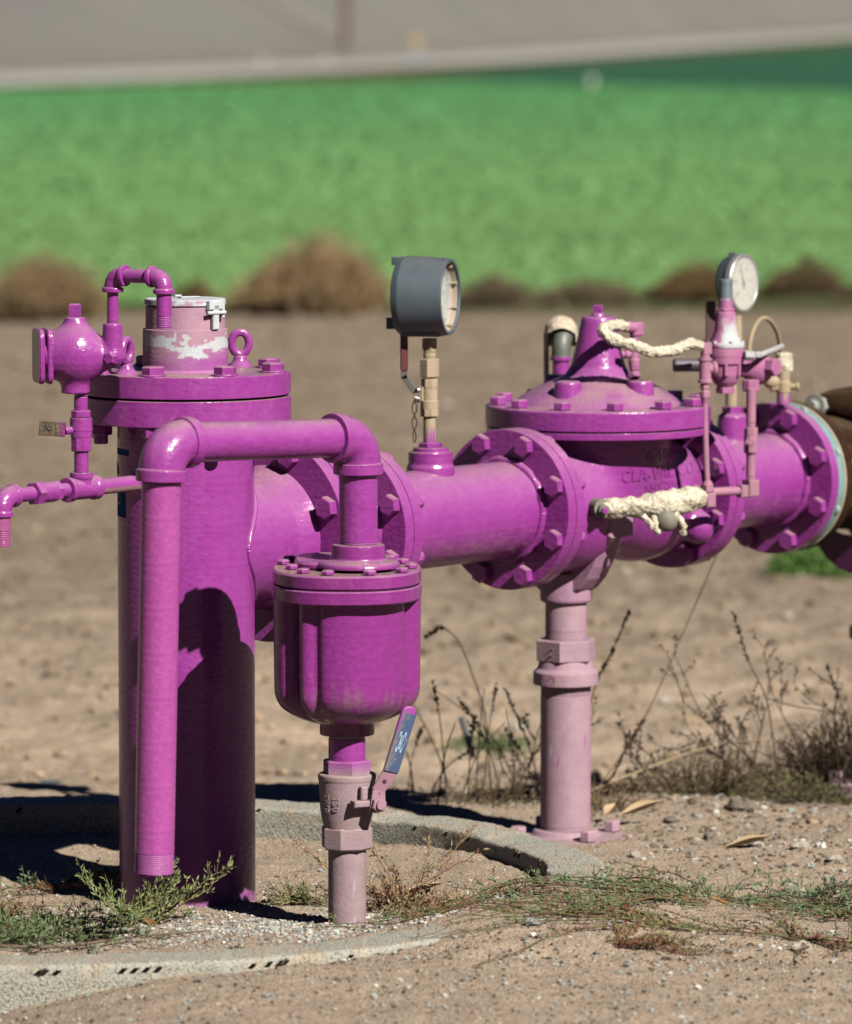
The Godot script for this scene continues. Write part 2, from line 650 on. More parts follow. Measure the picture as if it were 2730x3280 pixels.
func filter_vessel() -> void:
	var o := thing("filter_vessel", "tall purple steel cylinder with bolted round cover, standing in the concrete collar", "filter vessel", Vector3(-0.386, 0.02, 0.2625))
	var vc := Vector3(-0.386, 0, 0.2625)
	var up := Vector3.UP
	var m := Mb.new(MAG, 0.15)
	m.fn = func(p: Vector3, _n: Vector3, c: Color) -> Color:
		return c.lerp(MAUVE, 0.55 * smoothstep(0.12, 0.02, p.y + 0.02 * nz.get_noise_3dv(p * 30.0)))
	lathe(m, vc, up, [Vector2(0, 0), Vector2(0, 0.110), Vector2(0.829, 0.110), Vector2(0.829, 0)], 0.001, 128, 0.02)
	part(m, "shell", M.paint, o)
	m = Mb.new(MAG, 0.9)
	lathe(m, vc, up, [Vector2(0.8278, 0.05), Vector2(0.8278, 0.170), Vector2(0.8695, 0.170), Vector2(0.8695, 0.05)], 0.0025, 128, 0.02)
	part(m, "shell_flange", M.paint, o)
	m = Mb.new(Color(0.02, 0.015, 0.02), 0.0)
	rod(m, vc + up * 0.869, vc + up * 0.8730, 0.160, 96)
	part(m, "gasket", M.plain, o)
	m = Mb.new(MAG, 1.0)
	lathe(m, vc, up, [Vector2(0.8728, 0), Vector2(0.8728, 0.1695), Vector2(0.9085, 0.1695), Vector2(0.9085, 0)], 0.0028, 128, 0.02)
	part(m, "cover_flange", M.paint, o)
	var head := bolt_mesh(up, 0.0185, 0.016, MAG, 0.8, 0.021, 0.0, 0.3)
	var nut := bolt_mesh(-up, 0.0185, 0.018, MAG, 0.3, 0.0, 0.014, 0.1)
	for i in 8:
		var a := deg_to_rad(-17.6 + 45.0 * i)
		var off := Vector3(sin(a), 0, cos(a)) * 0.149
		piece(head, "bolt", M.paint, o, vc + off + up * 0.9083)
		piece(nut, "nut", M.paint, o, vc + off + up * 0.828)
	# filler cap
	var smear := func(p: Vector3, _n: Vector3, _c: Color) -> Color:
		var f := nz.get_noise_3dv(Vector3(p.x * 22, p.y * 60, p.z * 22))
		var g := nz.get_noise_3dv(Vector3(p.x * 60 + 9, p.y * 70, p.z * 60))
		var c := Color(0.40, 0.22, 0.34)
		c = c.lerp(MAG, smoothstep(-0.012, 0.012, 0.936 + 0.010 * f - p.y + 0.12 * (p.x + 0.38)))
		var band := absf(p.y - 0.944 - 0.014 * f - 0.20 * absf(p.x + 0.375))
		if band < 0.009 + 0.006 * g and p.x > -0.45:
			c = WHITE
		if g > 0.42 and p.y < 0.974 and p.y > 0.94:
			c = WHITE
		return c
	m = Mb.new(MAG, 0.5, smear)
	lathe(m, vc, up, [Vector2(0.9080, 0.073), Vector2(0.9120, 0.069), Vector2(0.9762, 0.068), Vector2(0.9762, 0.0640), Vector2(1.0125, 0.0635), Vector2(1.0125, 0)], 0.0012, 160, 0.003)
	part(m, "cap_neck", M.faded, o, "pale purple neck streaked with white paint")
	m = Mb.new(WHITE, 0.05)
	m.fn = func(p: Vector3, n: Vector3, c: Color) -> Color:
		var s := smoothstep(-0.05, 0.1, nz.get_noise_3dv(p * 40.0) + 3.0 * (p.x + 0.40))
		return Color(0.42, 0.27, 0.40).lerp(c, maxf(s, smoothstep(0.6, 0.9, n.y)))
	lathe(m, vc, up, [Vector2(1.0145, 0), Vector2(1.0145, 0.0655), Vector2(1.0245, 0.0648), Vector2(1.0250, 0)], 0.0018, 96, 0.006)
	part(m, "cap_lid", M.faded, o, "whitewashed round lid")
	m = Mb.new(WHITE, 0.1)
	var ld := Vector3(0.72, 0, 0.69)
	var lb := Basis(Vector3(ld.z, 0, -ld.x), up, ld)
	block(m, vc + ld * 0.068 + up * 1.0155, Vector3(0.030, 0.014, 0.010), lb)
	block(m, vc + ld * 0.0695 + up * 0.997, Vector3(0.013, 0.040, 0.007), lb)
	block(m, vc + ld * 0.066 + lb.x * 0.017 + up * 1.006, Vector3(0.006, 0.022, 0.012), lb)
	rod(m, vc + ld * 0.072 - lb.x * 0.02 + up * 1.004, vc + ld * 0.072 + lb.x * 0.02 + up * 1.004, 0.0032, 10)
	part(m, "lid_latch", M.faded, o, "white latch clasp")
	m = Mb.new(WHITE, 0.2)
	block(m, vc + Vector3(0.006, 1.0262, 0.0), Vector3(0.034, 0.003, 0.016), Basis(up, 0.5))
	block(m, vc + Vector3(-0.012, 1.0285, 0.004), Vector3(0.012, 0.004, 0.008), Basis(up, 0.5))
	part(m, "lid_tab", M.faded, o)
	# lifting eyes
	for e in [[Vector3(0.084, 0.9085, -0.115), 0.15], [Vector3(-0.090, 0.9085, 0.090), 1.15]]:
		m = Mb.new(MAG, 0.7)
		var b: Vector3 = vc + e[0]
		lathe(m, b, up, [Vector2(0, 0.019), Vector2(0.003, 0.017), Vector2(0.009, 0.012), Vector2(0.016, 0.010), Vector2(0.02, 0)], 0.002, 24)
		var ring := PackedVector3Array()
		for i in 33:
			var a := TAU * i / 32 - PI / 2
			ring.append(b + up * 0.037 + (Vector3(cos(e[1]), 0, -sin(e[1])) * cos(a) * 0.0145) + up * sin(a) * 0.0185)
		hose(m, ring, 0.0068, 14)
		part(m, "lifting_eye", M.paint, o)
	# nozzle towards the pipeline
	m = Mb.new(MAG, 0.35)
	sweep(m, PackedVector3Array([AX(-0.84), AX(-0.64)]), bev([Vector2(0, 0.106), Vector2(0.155, 0.106), Vector2(0.190, 0.118), Vector2(0.198, 0.121)], 0.002), 96, 0.01)
	part(m, "nozzle", M.paint, o)
	m = Mb.new(MAG, 0.35)
	var path := PackedVector3Array()
	for i in 97:
		var a := TAU * i / 96
		var w := cos(a) * 0.106
		var q := sqrt(0.110 * 0.110 - w * w)
		path.append(vc + W * w + U * q + up * (0.6235 + sin(a) * 0.106))
	hose(m, path, 0.0058, 8, 0.002, 70.0)
	part(m, "weld_seam", M.paint, o)
	m = Mb.new(MAG, 0.35)
	disc(m, -0.646, -0.6185, 0.1715)
	part(m, "nozzle_flange", M.paint, o)
	flange_bolts(o, -0.6455, -9.9, 0.149, 0.0195, 0.0165)
	# label stuck on the shaded side
	var bent := func(r: float, deg: float, y: float) -> Vector3:
		var a := deg_to_rad(deg)
		return vc + Vector3(sin(a) * r, y, cos(a) * r)
	var sheet := func(mm: Mb, d0: float, d1: float, y0: float, y1: float, r: float, torn: float) -> void:
		var cols := 28
		var ids := []
		for i in cols + 1:
			var d := lerpf(d0, d1, float(i) / cols)
			var a := deg_to_rad(d)
			var nn := Vector3(sin(a), 0, cos(a))
			var lo := y0 + torn * nz.get_noise_2d(d * 9.0, y0 * 99.0)
			var hi := y1 + torn * nz.get_noise_2d(d * 9.0 + 50.0, y1 * 99.0)
			ids.append([mm.put(bent.call(r, d, lo), nn), mm.put(bent.call(r, d, hi), nn)])
		for i in cols:
			mm.quad(ids[i][0], ids[i + 1][0], ids[i + 1][1], ids[i][1])
	m = Mb.new(Color(0.62, 0.62, 0.60), 0.0)
	sheet.call(m, -118, -57, 0.660, 0.788, 0.1098, 0.006)
	var sticker := part(m, "sticker", M.plain, o, "torn white and blue paper label")
	m = Mb.new(Color(0.035, 0.075, 0.22), 0.0)
	sheet.call(m, -117, -53, 0.776, 0.786, 0.1102, 0.001)
	sheet.call(m, -117, -58, 0.676, 0.730, 0.1102, 0.0)
	part(m, "blue_print", M.plain, sticker)
	m = Mb.new(Color(0.02, 0.02, 0.02), 0.0)
	letters(m, "with", 0.020, 0.0004, func(p: Vector3) -> Vector3: return bent.call(0.1104 + p.z, -76.0 + rad_to_deg((p.x - 0.0235) / 0.109), 0.752 + p.y))
	letters(m, "water", 0.020, 0.0004, func(p: Vector3) -> Vector3: return bent.call(0.1104 + p.z, -74.0 + rad_to_deg((p.x - 0.030) / 0.109), 0.728 + p.y * 0.8 + 0.005))
	part(m, "print", M.plain, sticker)
	m = Mb.new(Color(0.6, 0.65, 0.7), 0.0)
	for q in 14:
		var a0 := TAU * q / 14
		var a1 := TAU * (q + 1) / 14
		var drop := func(a: float, k: float) -> Vector3: return bent.call(0.1106, -72.0 + rad_to_deg(sin(a) * 0.008 * k * (0.6 - 0.4 * cos(a)) / 0.109), 0.708 + cos(a) * 0.013 * k)
		m.face(drop.call(a0, 1.0), drop.call(a1, 1.0), drop.call(a1, 0.8))
		m.face(drop.call(a0, 1.0), drop.call(a1, 0.8), drop.call(a0, 0.8))
	part(m, "drop_emblem", M.plain, sticker)


func reducer() -> void:
	var o := thing("reducing_pipe", "short purple cone pipe with a flange at each end, joining the vessel to the pipeline", "pipe", AX(-0.52))
	var m := Mb.new(MAG, 0.35)
	disc(m, -0.6170, -0.590, 0.1715)
	part(m, "large_flange", M.paint, o)
	m = Mb.new(MAG, 0.35)
	sweep(m, PackedVector3Array([AX(-0.60), AX(-0.44)]), bev([Vector2(0, 0.118), Vector2(0.02, 0.1095), Vector2(0.10, 0.086), Vector2(0.145, 0.086), Vector2(0.155, 0.092)], 0.003), 80, 0.01)
	part(m, "cone", M.paint, o)
	m = Mb.new(MAG, 0.35)
	disc(m, -0.449, -0.4255, 0.1397)
	part(m, "small_flange", M.paint, o)
	flange_bolts(o, -0.4485, -0.4015, 0.1207, 0.0185, 0.0155)


func spool() -> void:
	var o := thing("spool_pipe", "straight purple pipe between two round flanges, carrying the dark grey gauge", "pipe", AX(-0.2))
	var m := Mb.new(MAG, 0.35)
	disc(m, -0.4245, -0.401, 0.1397)
	part(m, "flange", M.paint, o)
	m = Mb.new(MAG, 0.30)
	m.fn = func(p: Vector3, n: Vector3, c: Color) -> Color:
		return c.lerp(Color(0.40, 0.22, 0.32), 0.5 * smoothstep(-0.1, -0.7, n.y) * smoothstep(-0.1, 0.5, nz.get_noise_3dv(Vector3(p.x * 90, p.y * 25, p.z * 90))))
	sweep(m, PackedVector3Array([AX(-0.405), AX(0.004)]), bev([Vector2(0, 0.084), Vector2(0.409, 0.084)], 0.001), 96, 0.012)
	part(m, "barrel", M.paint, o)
	m = Mb.new(MAG, 0.4)
	weld(m, -0.399, 0.086)
	part(m, "weld_seam", M.paint, o)
	m = Mb.new(MAG, 0.4)
	weld(m, -0.003, 0.086, 0.0075)
	part(m, "weld_seam", M.paint, o)
	m = Mb.new(MAG, 0.35)
	disc(m, 0.0, 0.0235, 0.1397)
	part(m, "flange", M.paint, o)
	flange_bolts(o, 0.0005, 0.0475, 0.1207, 0.0185, 0.0150)
	var b := AX(-0.206)
	m = Mb.new(MAG, 0.6)
	lathe(m, b, Vector3.UP, [Vector2(0.05, 0.042), Vector2(0.088, 0.041), Vector2(0.094, 0.0379), Vector2(0.114, 0.0379), Vector2(0.114, 0.0301), Vector2(0.1215, 0.0301), Vector2(0.1215, 0)], 0.002, 48)
	hexa(m, b + Vector3.UP * 0.121, b + Vector3.UP * 0.1295, 0.0205, 0.001, 0.25)
	part(m, "gauge_port", M.paint, o)


func tan_fn(purple_below: float) -> Callable:
	return func(p: Vector3, _n: Vector3, c: Color) -> Color:
		return c.lerp(MAG, smoothstep(0.003, -0.003, p.y - purple_below - 0.012 * nz.get_noise_3dv(p * 90.0)))


func dark_gauge() -> void:
	var x := 0.0060
	var z := -0.238
	var at := func(y: float) -> Vector3: return Vector3(x, y, z)
	var o := thing("pressure_gauge", "dark grey deep-cased pressure gauge on a dusty brass stem above the spool pipe", "pressure gauge", at.call(0.752))
	var m := Mb.new(BRASS, 0.2, tan_fn(0.768))
	pipe(m, at.call(0.750), at.call(0.802), 0.0106, 0, 0, 28)
	part(m, "stem", M.matte, o)
	m = Mb.new(BRASS, 0.25)
	hexa(m, at.call(0.7975), at.call(0.811), 0.0160, 0.001, 0.25, 8)
	lathe(m, at.call(0.8108), Vector3.UP, [Vector2(0, 0), Vector2(0, 0.0152), Vector2(0.013, 0.0152), Vector2(0.014, 0.0138), Vector2(0.036, 0.0138), Vector2(0.036, 0)], 0.001, 28)
	hexa(m, at.call(0.8465), at.call(0.8618), 0.0147, 0.001, 0.25, 8)
	block(m, at.call(0.836) + Vector3(-0.012, 0, 0.004), Vector3(0.008, 0.024, 0.014), Basis(Vector3.UP, -0.5), 0.001)
	part(m, "shutoff_valve", M.matte, o)
	m = Mb.new(BRASS, 0.25)
	hexa(m, at.call(0.8640), at.call(0.8955), 0.0168, 0.0015, 0.28)
	pipe(m, at.call(0.895), at.call(0.912), 0.0108, 2, 3, 24)
	hexa(m, at.call(0.911), at.call(0.930), 0.0125, 0.001, 0.1, 4)
	part(m, "hex_fitting", M.matte, o)
	m = Mb.new(Color(0.30, 0.30, 0.30), 0.2)
	rod(m, at.call(0.8425) + Vector3(-0.010, 0, 0.003), at.call(0.8425) + Vector3(-0.022, 0, 0.006), 0.0055, 14)
	var hb := Basis(Vector3(0, 0, 1), 0.62)
	block(m, Vector3(-0.0280, 0.852, z), Vector3(0.010, 0.036, 0.004), hb, 0.0008)
	block(m, Vector3(-0.0370, 0.873, z), Vector3(0.011, 0.024, 0.004), Basis(), 0.0008)
	rod(m, Vector3(-0.020, 0.829, z + 0.004), Vector3(-0.010, 0.826, z + 0.004), 0.006, 12)
	part(m, "valve_lever", M.zinc, o)
	m = Mb.new(Color(0.10, 0.012, 0.022), 0.1)
	prism(m, rect(0.0130, 0.064, 0.0045), Vector3(-0.0372, 0.906, z - 0.005), Vector3(1, 0, 0), Vector3.UP, Vector3(0, 0, 1), 0.009, 0.002, true)
	part(m, "lever_grip", M.rubber, o, "dark red lever grip")
	m = Mb.new(Color(0.05, 0.03, 0.025), 0.1)
	for s in [0.0, PI]:
		var pts := []
		for i in 15:
			var f := i / 14.0
			pts.append(Vector3(-0.0195 + 0.0045 * sin(f * 9.0 + s) * (1.0 if f < 0.8 else 0.6), 0.825 - 0.072 * f, z + 0.006 + 0.0035 * cos(f * 9.0 + s)))
		hose(m, curve(pts, 4), 0.0012, 6)
	part(m, "twisted_wire", M.matte, o)
	# case
	var d := Vector3(0.9613, 0, 0.2756)
	var side := Vector3(0.2756, 0, -0.9613)
	var c0 := Vector3(-0.0375, 1.001, -0.251)
	m = Mb.new(SLATE, 0.10)
	lathe(m, c0, d, [Vector2(-0.006, 0), Vector2(-0.006, 0.064), Vector2(0.006, 0.0690), Vector2(0.040, 0.0675), Vector2(0.083, 0.0650), Vector2(0.083, 0.0590), Vector2(0.060, 0.0580), Vector2(0.060, 0)], 0.002, 72, 0.01)
	block(m, c0 + d * 0.034 - Vector3.UP * 0.052, Vector3(0.066, 0.030, 0.062), Basis(d, Vector3.UP, d.cross(Vector3.UP)), 0.004)
	block(m, c0 + d * -0.012 + Vector3.UP * 0.060 , Vector3(0.016, 0.014, 0.016), Basis(d, Vector3.UP, d.cross(Vector3.UP)), 0.002)
	block(m, c0 + d * -0.016 - Vector3.UP * 0.046 - side * 0.01, Vector3(0.022, 0.019, 0.014), Basis(d, Vector3.UP, d.cross(Vector3.UP)), 0.002)
	var case := part(m, "case", M.rubber, o)
	m = Mb.new(Color(0.36, 0.30, 0.23), 0.1)
	lathe(m, c0 + d * 0.0605, d, [Vector2(0.0015, 0.052), Vector2(0.017, 0.0580), Vector2(0.017, 0.0590), Vector2(0, 0.0590)], 0.0008, 64)
	for i in 8:
		var a := TAU * (i + 0.5) / 8
		var off := (side * cos(a) + Vector3.UP * sin(a)) * 0.0555
		block(m, c0 + d * 0.0735 + off, Vector3(0.011, 0.004, 0.007), Basis(d, (-side * sin(a) + Vector3.UP * cos(a)), d.cross(-side * sin(a) + Vector3.UP * cos(a))), 0.0006)
	part(m, "bezel_ring", M.matte, case)
	m = Mb.new(Color(0.52, 0.56, 0.55), 0.0)
	rod(m, c0 + d * 0.0598, c0 + d * 0.0615, 0.0535, 64)
	dial(part(m, "dial", M.plain, case).get_parent(), c0 + d * 0.0618, d, -side, 0.050, 2.4)
	m = Mb.new(Color.WHITE, 0)
	rod(m, c0 + d * 0.0690, c0 + d * 0.0700, 0.0552, 48)
	part(m, "glass", M.glass, case)


func dial(parent: Node, c: Vector3, d: Vector3, right: Vector3, r: float, needle: float) -> void:
	var up := Vector3.UP
	var m := Mb.new(Color(0.03, 0.03, 0.03), 0.0)
	var put := func(a: float, k: float) -> Vector3: return c + (right * sin(a) + up * cos(a)) * k * r
	for i in 51:
		var a := lerpf(-2.35, 2.35, i / 50.0)
		var t: Vector3 = right * cos(a) - up * sin(a)
		var w := r * (0.018 if i % 5 == 0 else 0.008)
		var inner := 0.74 if i % 5 == 0 else 0.80
		var e0: Vector3 = put.call(a, inner)
		var e1: Vector3 = put.call(a, 0.90)
		m.face(e0 - t * w, e1 - t * w, e1 + t * w)
		m.face(e0 - t * w, e1 + t * w, e0 + t * w)
	for i in 6:
		var a := lerpf(-2.35, 2.35, i / 5.0)
		var at: Vector3 = put.call(a, 0.58)
		letters(m, str(i * 20), r * 0.16, 0.0002, func(p: Vector3) -> Vector3: return at + right * p.x + up * p.y + d * 0.0001)
	part(m, "dial_marks", M.plain, parent)
	m = Mb.new(Color(0.015, 0.015, 0.02), 0.0)
	var nd: Vector3 = right * sin(needle) + up * cos(needle)
	var nt := nd.cross(d)
	prism(m, PackedVector2Array([Vector2(-0.25, -0.05), Vector2(0.0, -0.055), Vector2(0.82, -0.008), Vector2(0.82, 0.008), Vector2(0.0, 0.055), Vector2(-0.25, 0.05)]), c + d * 0.0012, nd * r, nt * r, d, 0.0008, 0.0)
	rod(m, c + d * 0.0005, c + d * 0.003, r * 0.09, 20)
	part(m, "needle", M.plain, parent)


func valve_sdf(p: Vector3) -> float:
	var q := p - AX(0.0)
	var a := q.dot(U)
	var y := p.y - 0.6235
	var w := q.dot(W)
	var l := Vector3(a, y, w)
	var neck := Vector2(y, w).length() - (0.088 + 0.012 * smoothstep(0.03, 0.10, a) * smoothstep(0.50, 0.43, a))
	var bowl := ball(l, Vector3(0.268, 0.10, 0), Vector3(0.145, 0.175, 0.126))
	var inlet := ball(l, Vector3(0.150, -0.020, 0.01), Vector3(0.10, 0.098, 0.103))
	var outlet := ball(l, Vector3(0.375, 0.0, 0), Vector3(0.115, 0.118, 0.118))
	var s := smin(smin(neck, inlet, 0.03), outlet, 0.03)
	s = smin(s, bowl, 0.022)
	s = smin(s, ball(l, Vector3(0.42, -0.055, 0.112), Vector3(0.03, 0.03, 0.03)), 0.015)
	s = maxf(s, maxf(y - 0.121, maxf(0.040 - a, a - 0.488)))
	return s


func control_valve() -> void:
	var o := thing("control_valve", "large purple globe control valve with a wide bolted bonnet and tapering stem tower", "control valve", Vector3(0.305, 0.5, -0.61))
	var m := Mb.new(MAG, 0.35)
	disc(m, 0.0245, 0.048, 0.1397)
	part(m, "inlet_flange", M.paint, o)
	m = Mb.new(MAG, 0.35)
	nets(m, valve_sdf, Vector3(0.05, 0.46, -0.90), Vector3(0.56, 0.762, -0.30), 0.0075)
	part(m, "body", M.paint, o)
	m = Mb.new(MAG, 0.35)
	disc(m, 0.480, 0.5035, 0.1397)
	part(m, "outlet_flange", M.paint, o)
	flange_bolts(o, 0.4805, 0.5275, 0.1207, 0.0185, 0.0150)
	var c := Vector3(0.304, 0, -0.62)
	var up := Vector3.UP
	m = Mb.new(MAG, 0.5)
	lathe(m, c, up, [Vector2(0.715, 0.10), Vector2(0.736, 0.142), Vector2(0.7405, 0.197), Vector2(0.7530, 0.1975), Vector2(0.7530, 0.1)], 0.002, 128, 0.02)
	part(m, "body_rim", M.paint, o)
	m = Mb.new(MAG, 0.55)
	lathe(m, c, up, [Vector2(0.7555, 0.05), Vector2(0.7555, 0.1995), Vector2(0.789, 0.1995), Vector2(0.7915, 0.1950), Vector2(0.7920, 0.152), Vector2(0.804, 0.138), Vector2(0.822, 0.108), Vector2(0.833, 0.080), Vector2(0.842, 0.060), Vector2(0.858, 0.049), Vector2(0.885, 0.0415), Vector2(0.942, 0.030), Vector2(0.9465, 0.027), Vector2(0.9465, 0)], 0.003, 128, 0.008)
	var bonnet := part(m, "bonnet", M.paint, o)
	m = Mb.new(Color(0.02, 0.012, 0.02), 0.0)
	rod(m, c + up * 0.7528, c + up * 0.7557, 0.188, 96)
	part(m, "gasket", M.plain, o)
	m = Mb.new(MAG, 0.8)
	lathe(m, c + up * 0.9464, up, [Vector2(0, 0), Vector2(0, 0.013), Vector2(0.003, 0.012), Vector2(0.006, 0.0095), Vector2(0.006, 0)], 0.001, 20)
	hexa(m, c + up * 0.952, c + up * 0.966, 0.0105, 0.0012, 0.5, 4)
	part(m, "top_plug", M.paint, bonnet)
	for e in [Vector3(0.2489, 0, -0.53), Vector3(0.375, 0, -0.55), Vector3(0.234, 0, -0.70)]:
		m = Mb.new(MAG, 0.85)
		lathe(m, e, up, [Vector2(0.79, 0.030), Vector2(0.812, 0.026), Vector2(0.834, 0.0235), Vector2(0.838, 0.020), Vector2(0.838, 0)], 0.004, 36, 0.008)
		part(m, "boss", M.paint, bonnet)
	var head := bolt_mesh(up, 0.0165, 0.0155, MAG, 0.9, 0.0, 0.0, 0.45)
	for i in 12:
		var a := deg_to_rad(-22.2 + 30.0 * i)
		piece(head, "bolt", M.paint, o, c + Vector3(sin(a) * 0.178, 0.7915, cos(a) * 0.178))
	# raised casting marks
	var stamp := func(cx: float, cy: float, lean: float) -> Callable:
		return func(p: Vector3) -> Vector3:
			var dir := Vector3(0.16, 0, 0.987)
			var right := Vector3(0.987, 0, -0.16)
			var start := Vector3(cx, cy, -0.615) + right * p.x + Vector3.UP * (p.y + p.x * lean) + dir * 0.25
			var s := start
			for k in 40:
				var f := valve_sdf(s)
				if f < 0.0004:
					break
				s -= dir * f * 0.9
			return s + dir * (p.z * 1.0 + 0.0004)
	m = Mb.new(MAG, 0.25)
	letters(m, "CLA-VAL CO", 0.021, 0.0028, stamp.call(0.404, 0.6745, 0.02), true)
	letters(m, "150/200", 0.015, 0.0024, stamp.call(0.4085, 0.6495, 0.04), true)
	letters(m, "6-100", 0.019, 0.0024, stamp.call(0.405, 0.705, 0.02), true)
	part(m, "raised_lettering", M.paint, o)


func outlet_spool() -> void:
	var o := thing("outlet_pipe", "short purple flanged pipe between the control valve and the blue-green gasket ring", "pipe", AX(0.66))
	var m := Mb.new(MAG, 0.35)
	disc(m, 0.5045, 0.528, 0.1397)
	part(m, "flange", M.paint, o)
	m = Mb.new(MAG, 0.30)
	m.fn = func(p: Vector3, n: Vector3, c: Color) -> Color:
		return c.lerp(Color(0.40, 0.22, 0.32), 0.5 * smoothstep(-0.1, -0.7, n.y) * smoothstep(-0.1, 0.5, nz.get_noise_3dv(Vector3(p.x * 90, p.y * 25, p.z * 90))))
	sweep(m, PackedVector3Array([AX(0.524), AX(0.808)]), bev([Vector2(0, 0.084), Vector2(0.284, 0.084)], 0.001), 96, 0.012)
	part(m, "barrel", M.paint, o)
	m = Mb.new(MAG, 0.4)
	weld(m, 0.801, 0.086, 0.0075)
	part(m, "weld_seam", M.paint, o)
	m = Mb.new(MAG, 0.35)
	disc(m, 0.804, 0.8275, 0.1397)
	part(m, "flange", M.paint, o)
	flange_bolts(o, 0.8045, -9.9, 0.1207, 0.0185, 0.0150)
	var b := AX(0.685)
	m = Mb.new(MAG, 0.6)
	lathe(m, b, Vector3.UP, [Vector2(0.05, 0.031), Vector2(0.108, 0.0285), Vector2(0.113, 0.0272), Vector2(0.122, 0.0272), Vector2(0.128, 0.021), Vector2(0.128, 0)], 0.0015, 40)
	hexa(m, b + Vector3.UP * 0.127, b + Vector3.UP * 0.1405, 0.0205, 0.001, 0.25)
	part(m, "gauge_port", M.paint, o)
	o = thing("gasket_ring", "blue-green flange insulating ring with a pale rim beside the rusty flange", "gasket", AX(0.835))
	m = Mb.new(Color(0.16, 0.34, 0.36), 0.0)
	lathe(m, AX(0.8285), U, [Vector2(0, 0), Vector2(0, 0.138), Vector2(0.018, 0.138), Vector2(0.018, 0)], 0.001, 96)
	part(m, "ring", M.faded, o)
	m = Mb.new(Color(0.60, 0.55, 0.42), 0.0)
	lathe(m, AX(0.8462), U, [Vector2(0, 0), Vector2(0, 0.1405), Vector2(0.0035, 0.1405), Vector2(0.0035, 0)], 0.0006, 96)
	part(m, "pale_rim", M.faded, o)
	m = Mb.new(Color(0.30, 0.42, 0.44), 0.0)
	for i in 8:
		var a := TAU * (i + 0.5) / 8
		var p := AX(0.832) + W * cos(a) * 0.134 + Vector3.UP * sin(a) * 0.134
		rod(m, p, p + U * 0.010, 0.009, 12)
		part(m, "sleeve", M.faded, o)
		m = Mb.new(Color(0.30, 0.42, 0.44), 0.0)


func rusty_valve() -> void:
	var o := thing("rusty_valve", "dark rust-brown flanged valve cut by the right edge of the picture", "valve", AX(0.95))
	var m := Mb.new(RUST, 0.25)
	disc(m, 0.8502, 0.878, 0.1397)
	part(m, "flange", M.rust, o)
	m = Mb.new(RUST, 0.3)
	sweep(m, PackedVector3Array([AX(0.876), AX(1.25)]), bev([Vector2(0, 0.088), Vector2(0.06, 0.088), Vector2(0.09, 0.105), Vector2(0.20, 0.115), Vector2(0.29, 0.098), Vector2(0.34, 0.09)], 0.004), 64, 0.015)
	part(m, "body", M.rust, o)
	var rusty_nut := bolt_mesh(U, 0.0185, 0.017, RUST * 1.2, 0.3, 0.0, 0.014, 0.2)
	for i in 8:
		var a := TAU * (i + 0.5) / 8
		if i != 1:
			piece(rusty_nut, "nut", M.rust, o, AX(0.8785) + (W * cos(a) + Vector3.UP * sin(a)) * 0.1207)
	m = Mb.new(RUST, 0.3)
	disc(m, 1.20, 1.23, 0.1397)
	part(m, "far_flange", M.rust, o)
	m = Mb.new(RUST, 0.35)
	var p := AX(0.985) + Vector3(0.004, 0.124, -0.02)
	lathe(m, p, Vector3(0.93, 0.02, 0.36), [Vector2(-0.02, 0), Vector2(-0.02, 0.018), Vector2(0.010, 0.030), Vector2(0.05, 0.036), Vector2(0.17, 0.037), Vector2(0.17, 0)], 0.006, 40)
	part(m, "top_barrel", M.rust, o)
	m = Mb.new(Color(0.30, 0.33, 0.32), 0.2)
	var q := AX(0.885) + Vector3(0.035, 0.130, 0.01)
	hexa(m, q, q + U * 0.022, 0.019, 0.002, 0.2)
	rod(m, q - U * 0.014, q + U * 0.001, 0.012, 16)
	rod(m, q + U * 0.0005, q + U * 0.004, 0.023, 20)
	part(m, "zinc_nut", M.faded, o, "pale galvanised nut on the rusty flange")
	m = Mb.new(Color(0.62, 0.62, 0.58), 0.0)
	for k in 2:
		m = Mb.new(Color(0.62, 0.62, 0.58), 0.0)
		var s := AX(0.945) + (W * 0.97 + Vector3.UP * (0.32 - 0.5 * k)).normalized() * 0.0905
		block(m, s, Vector3(0.007, 0.030, 0.008), Basis(Vector3(0, 0, 1), 0.35), 0.001)
		part(m, "paint_mark", M.plain, o)


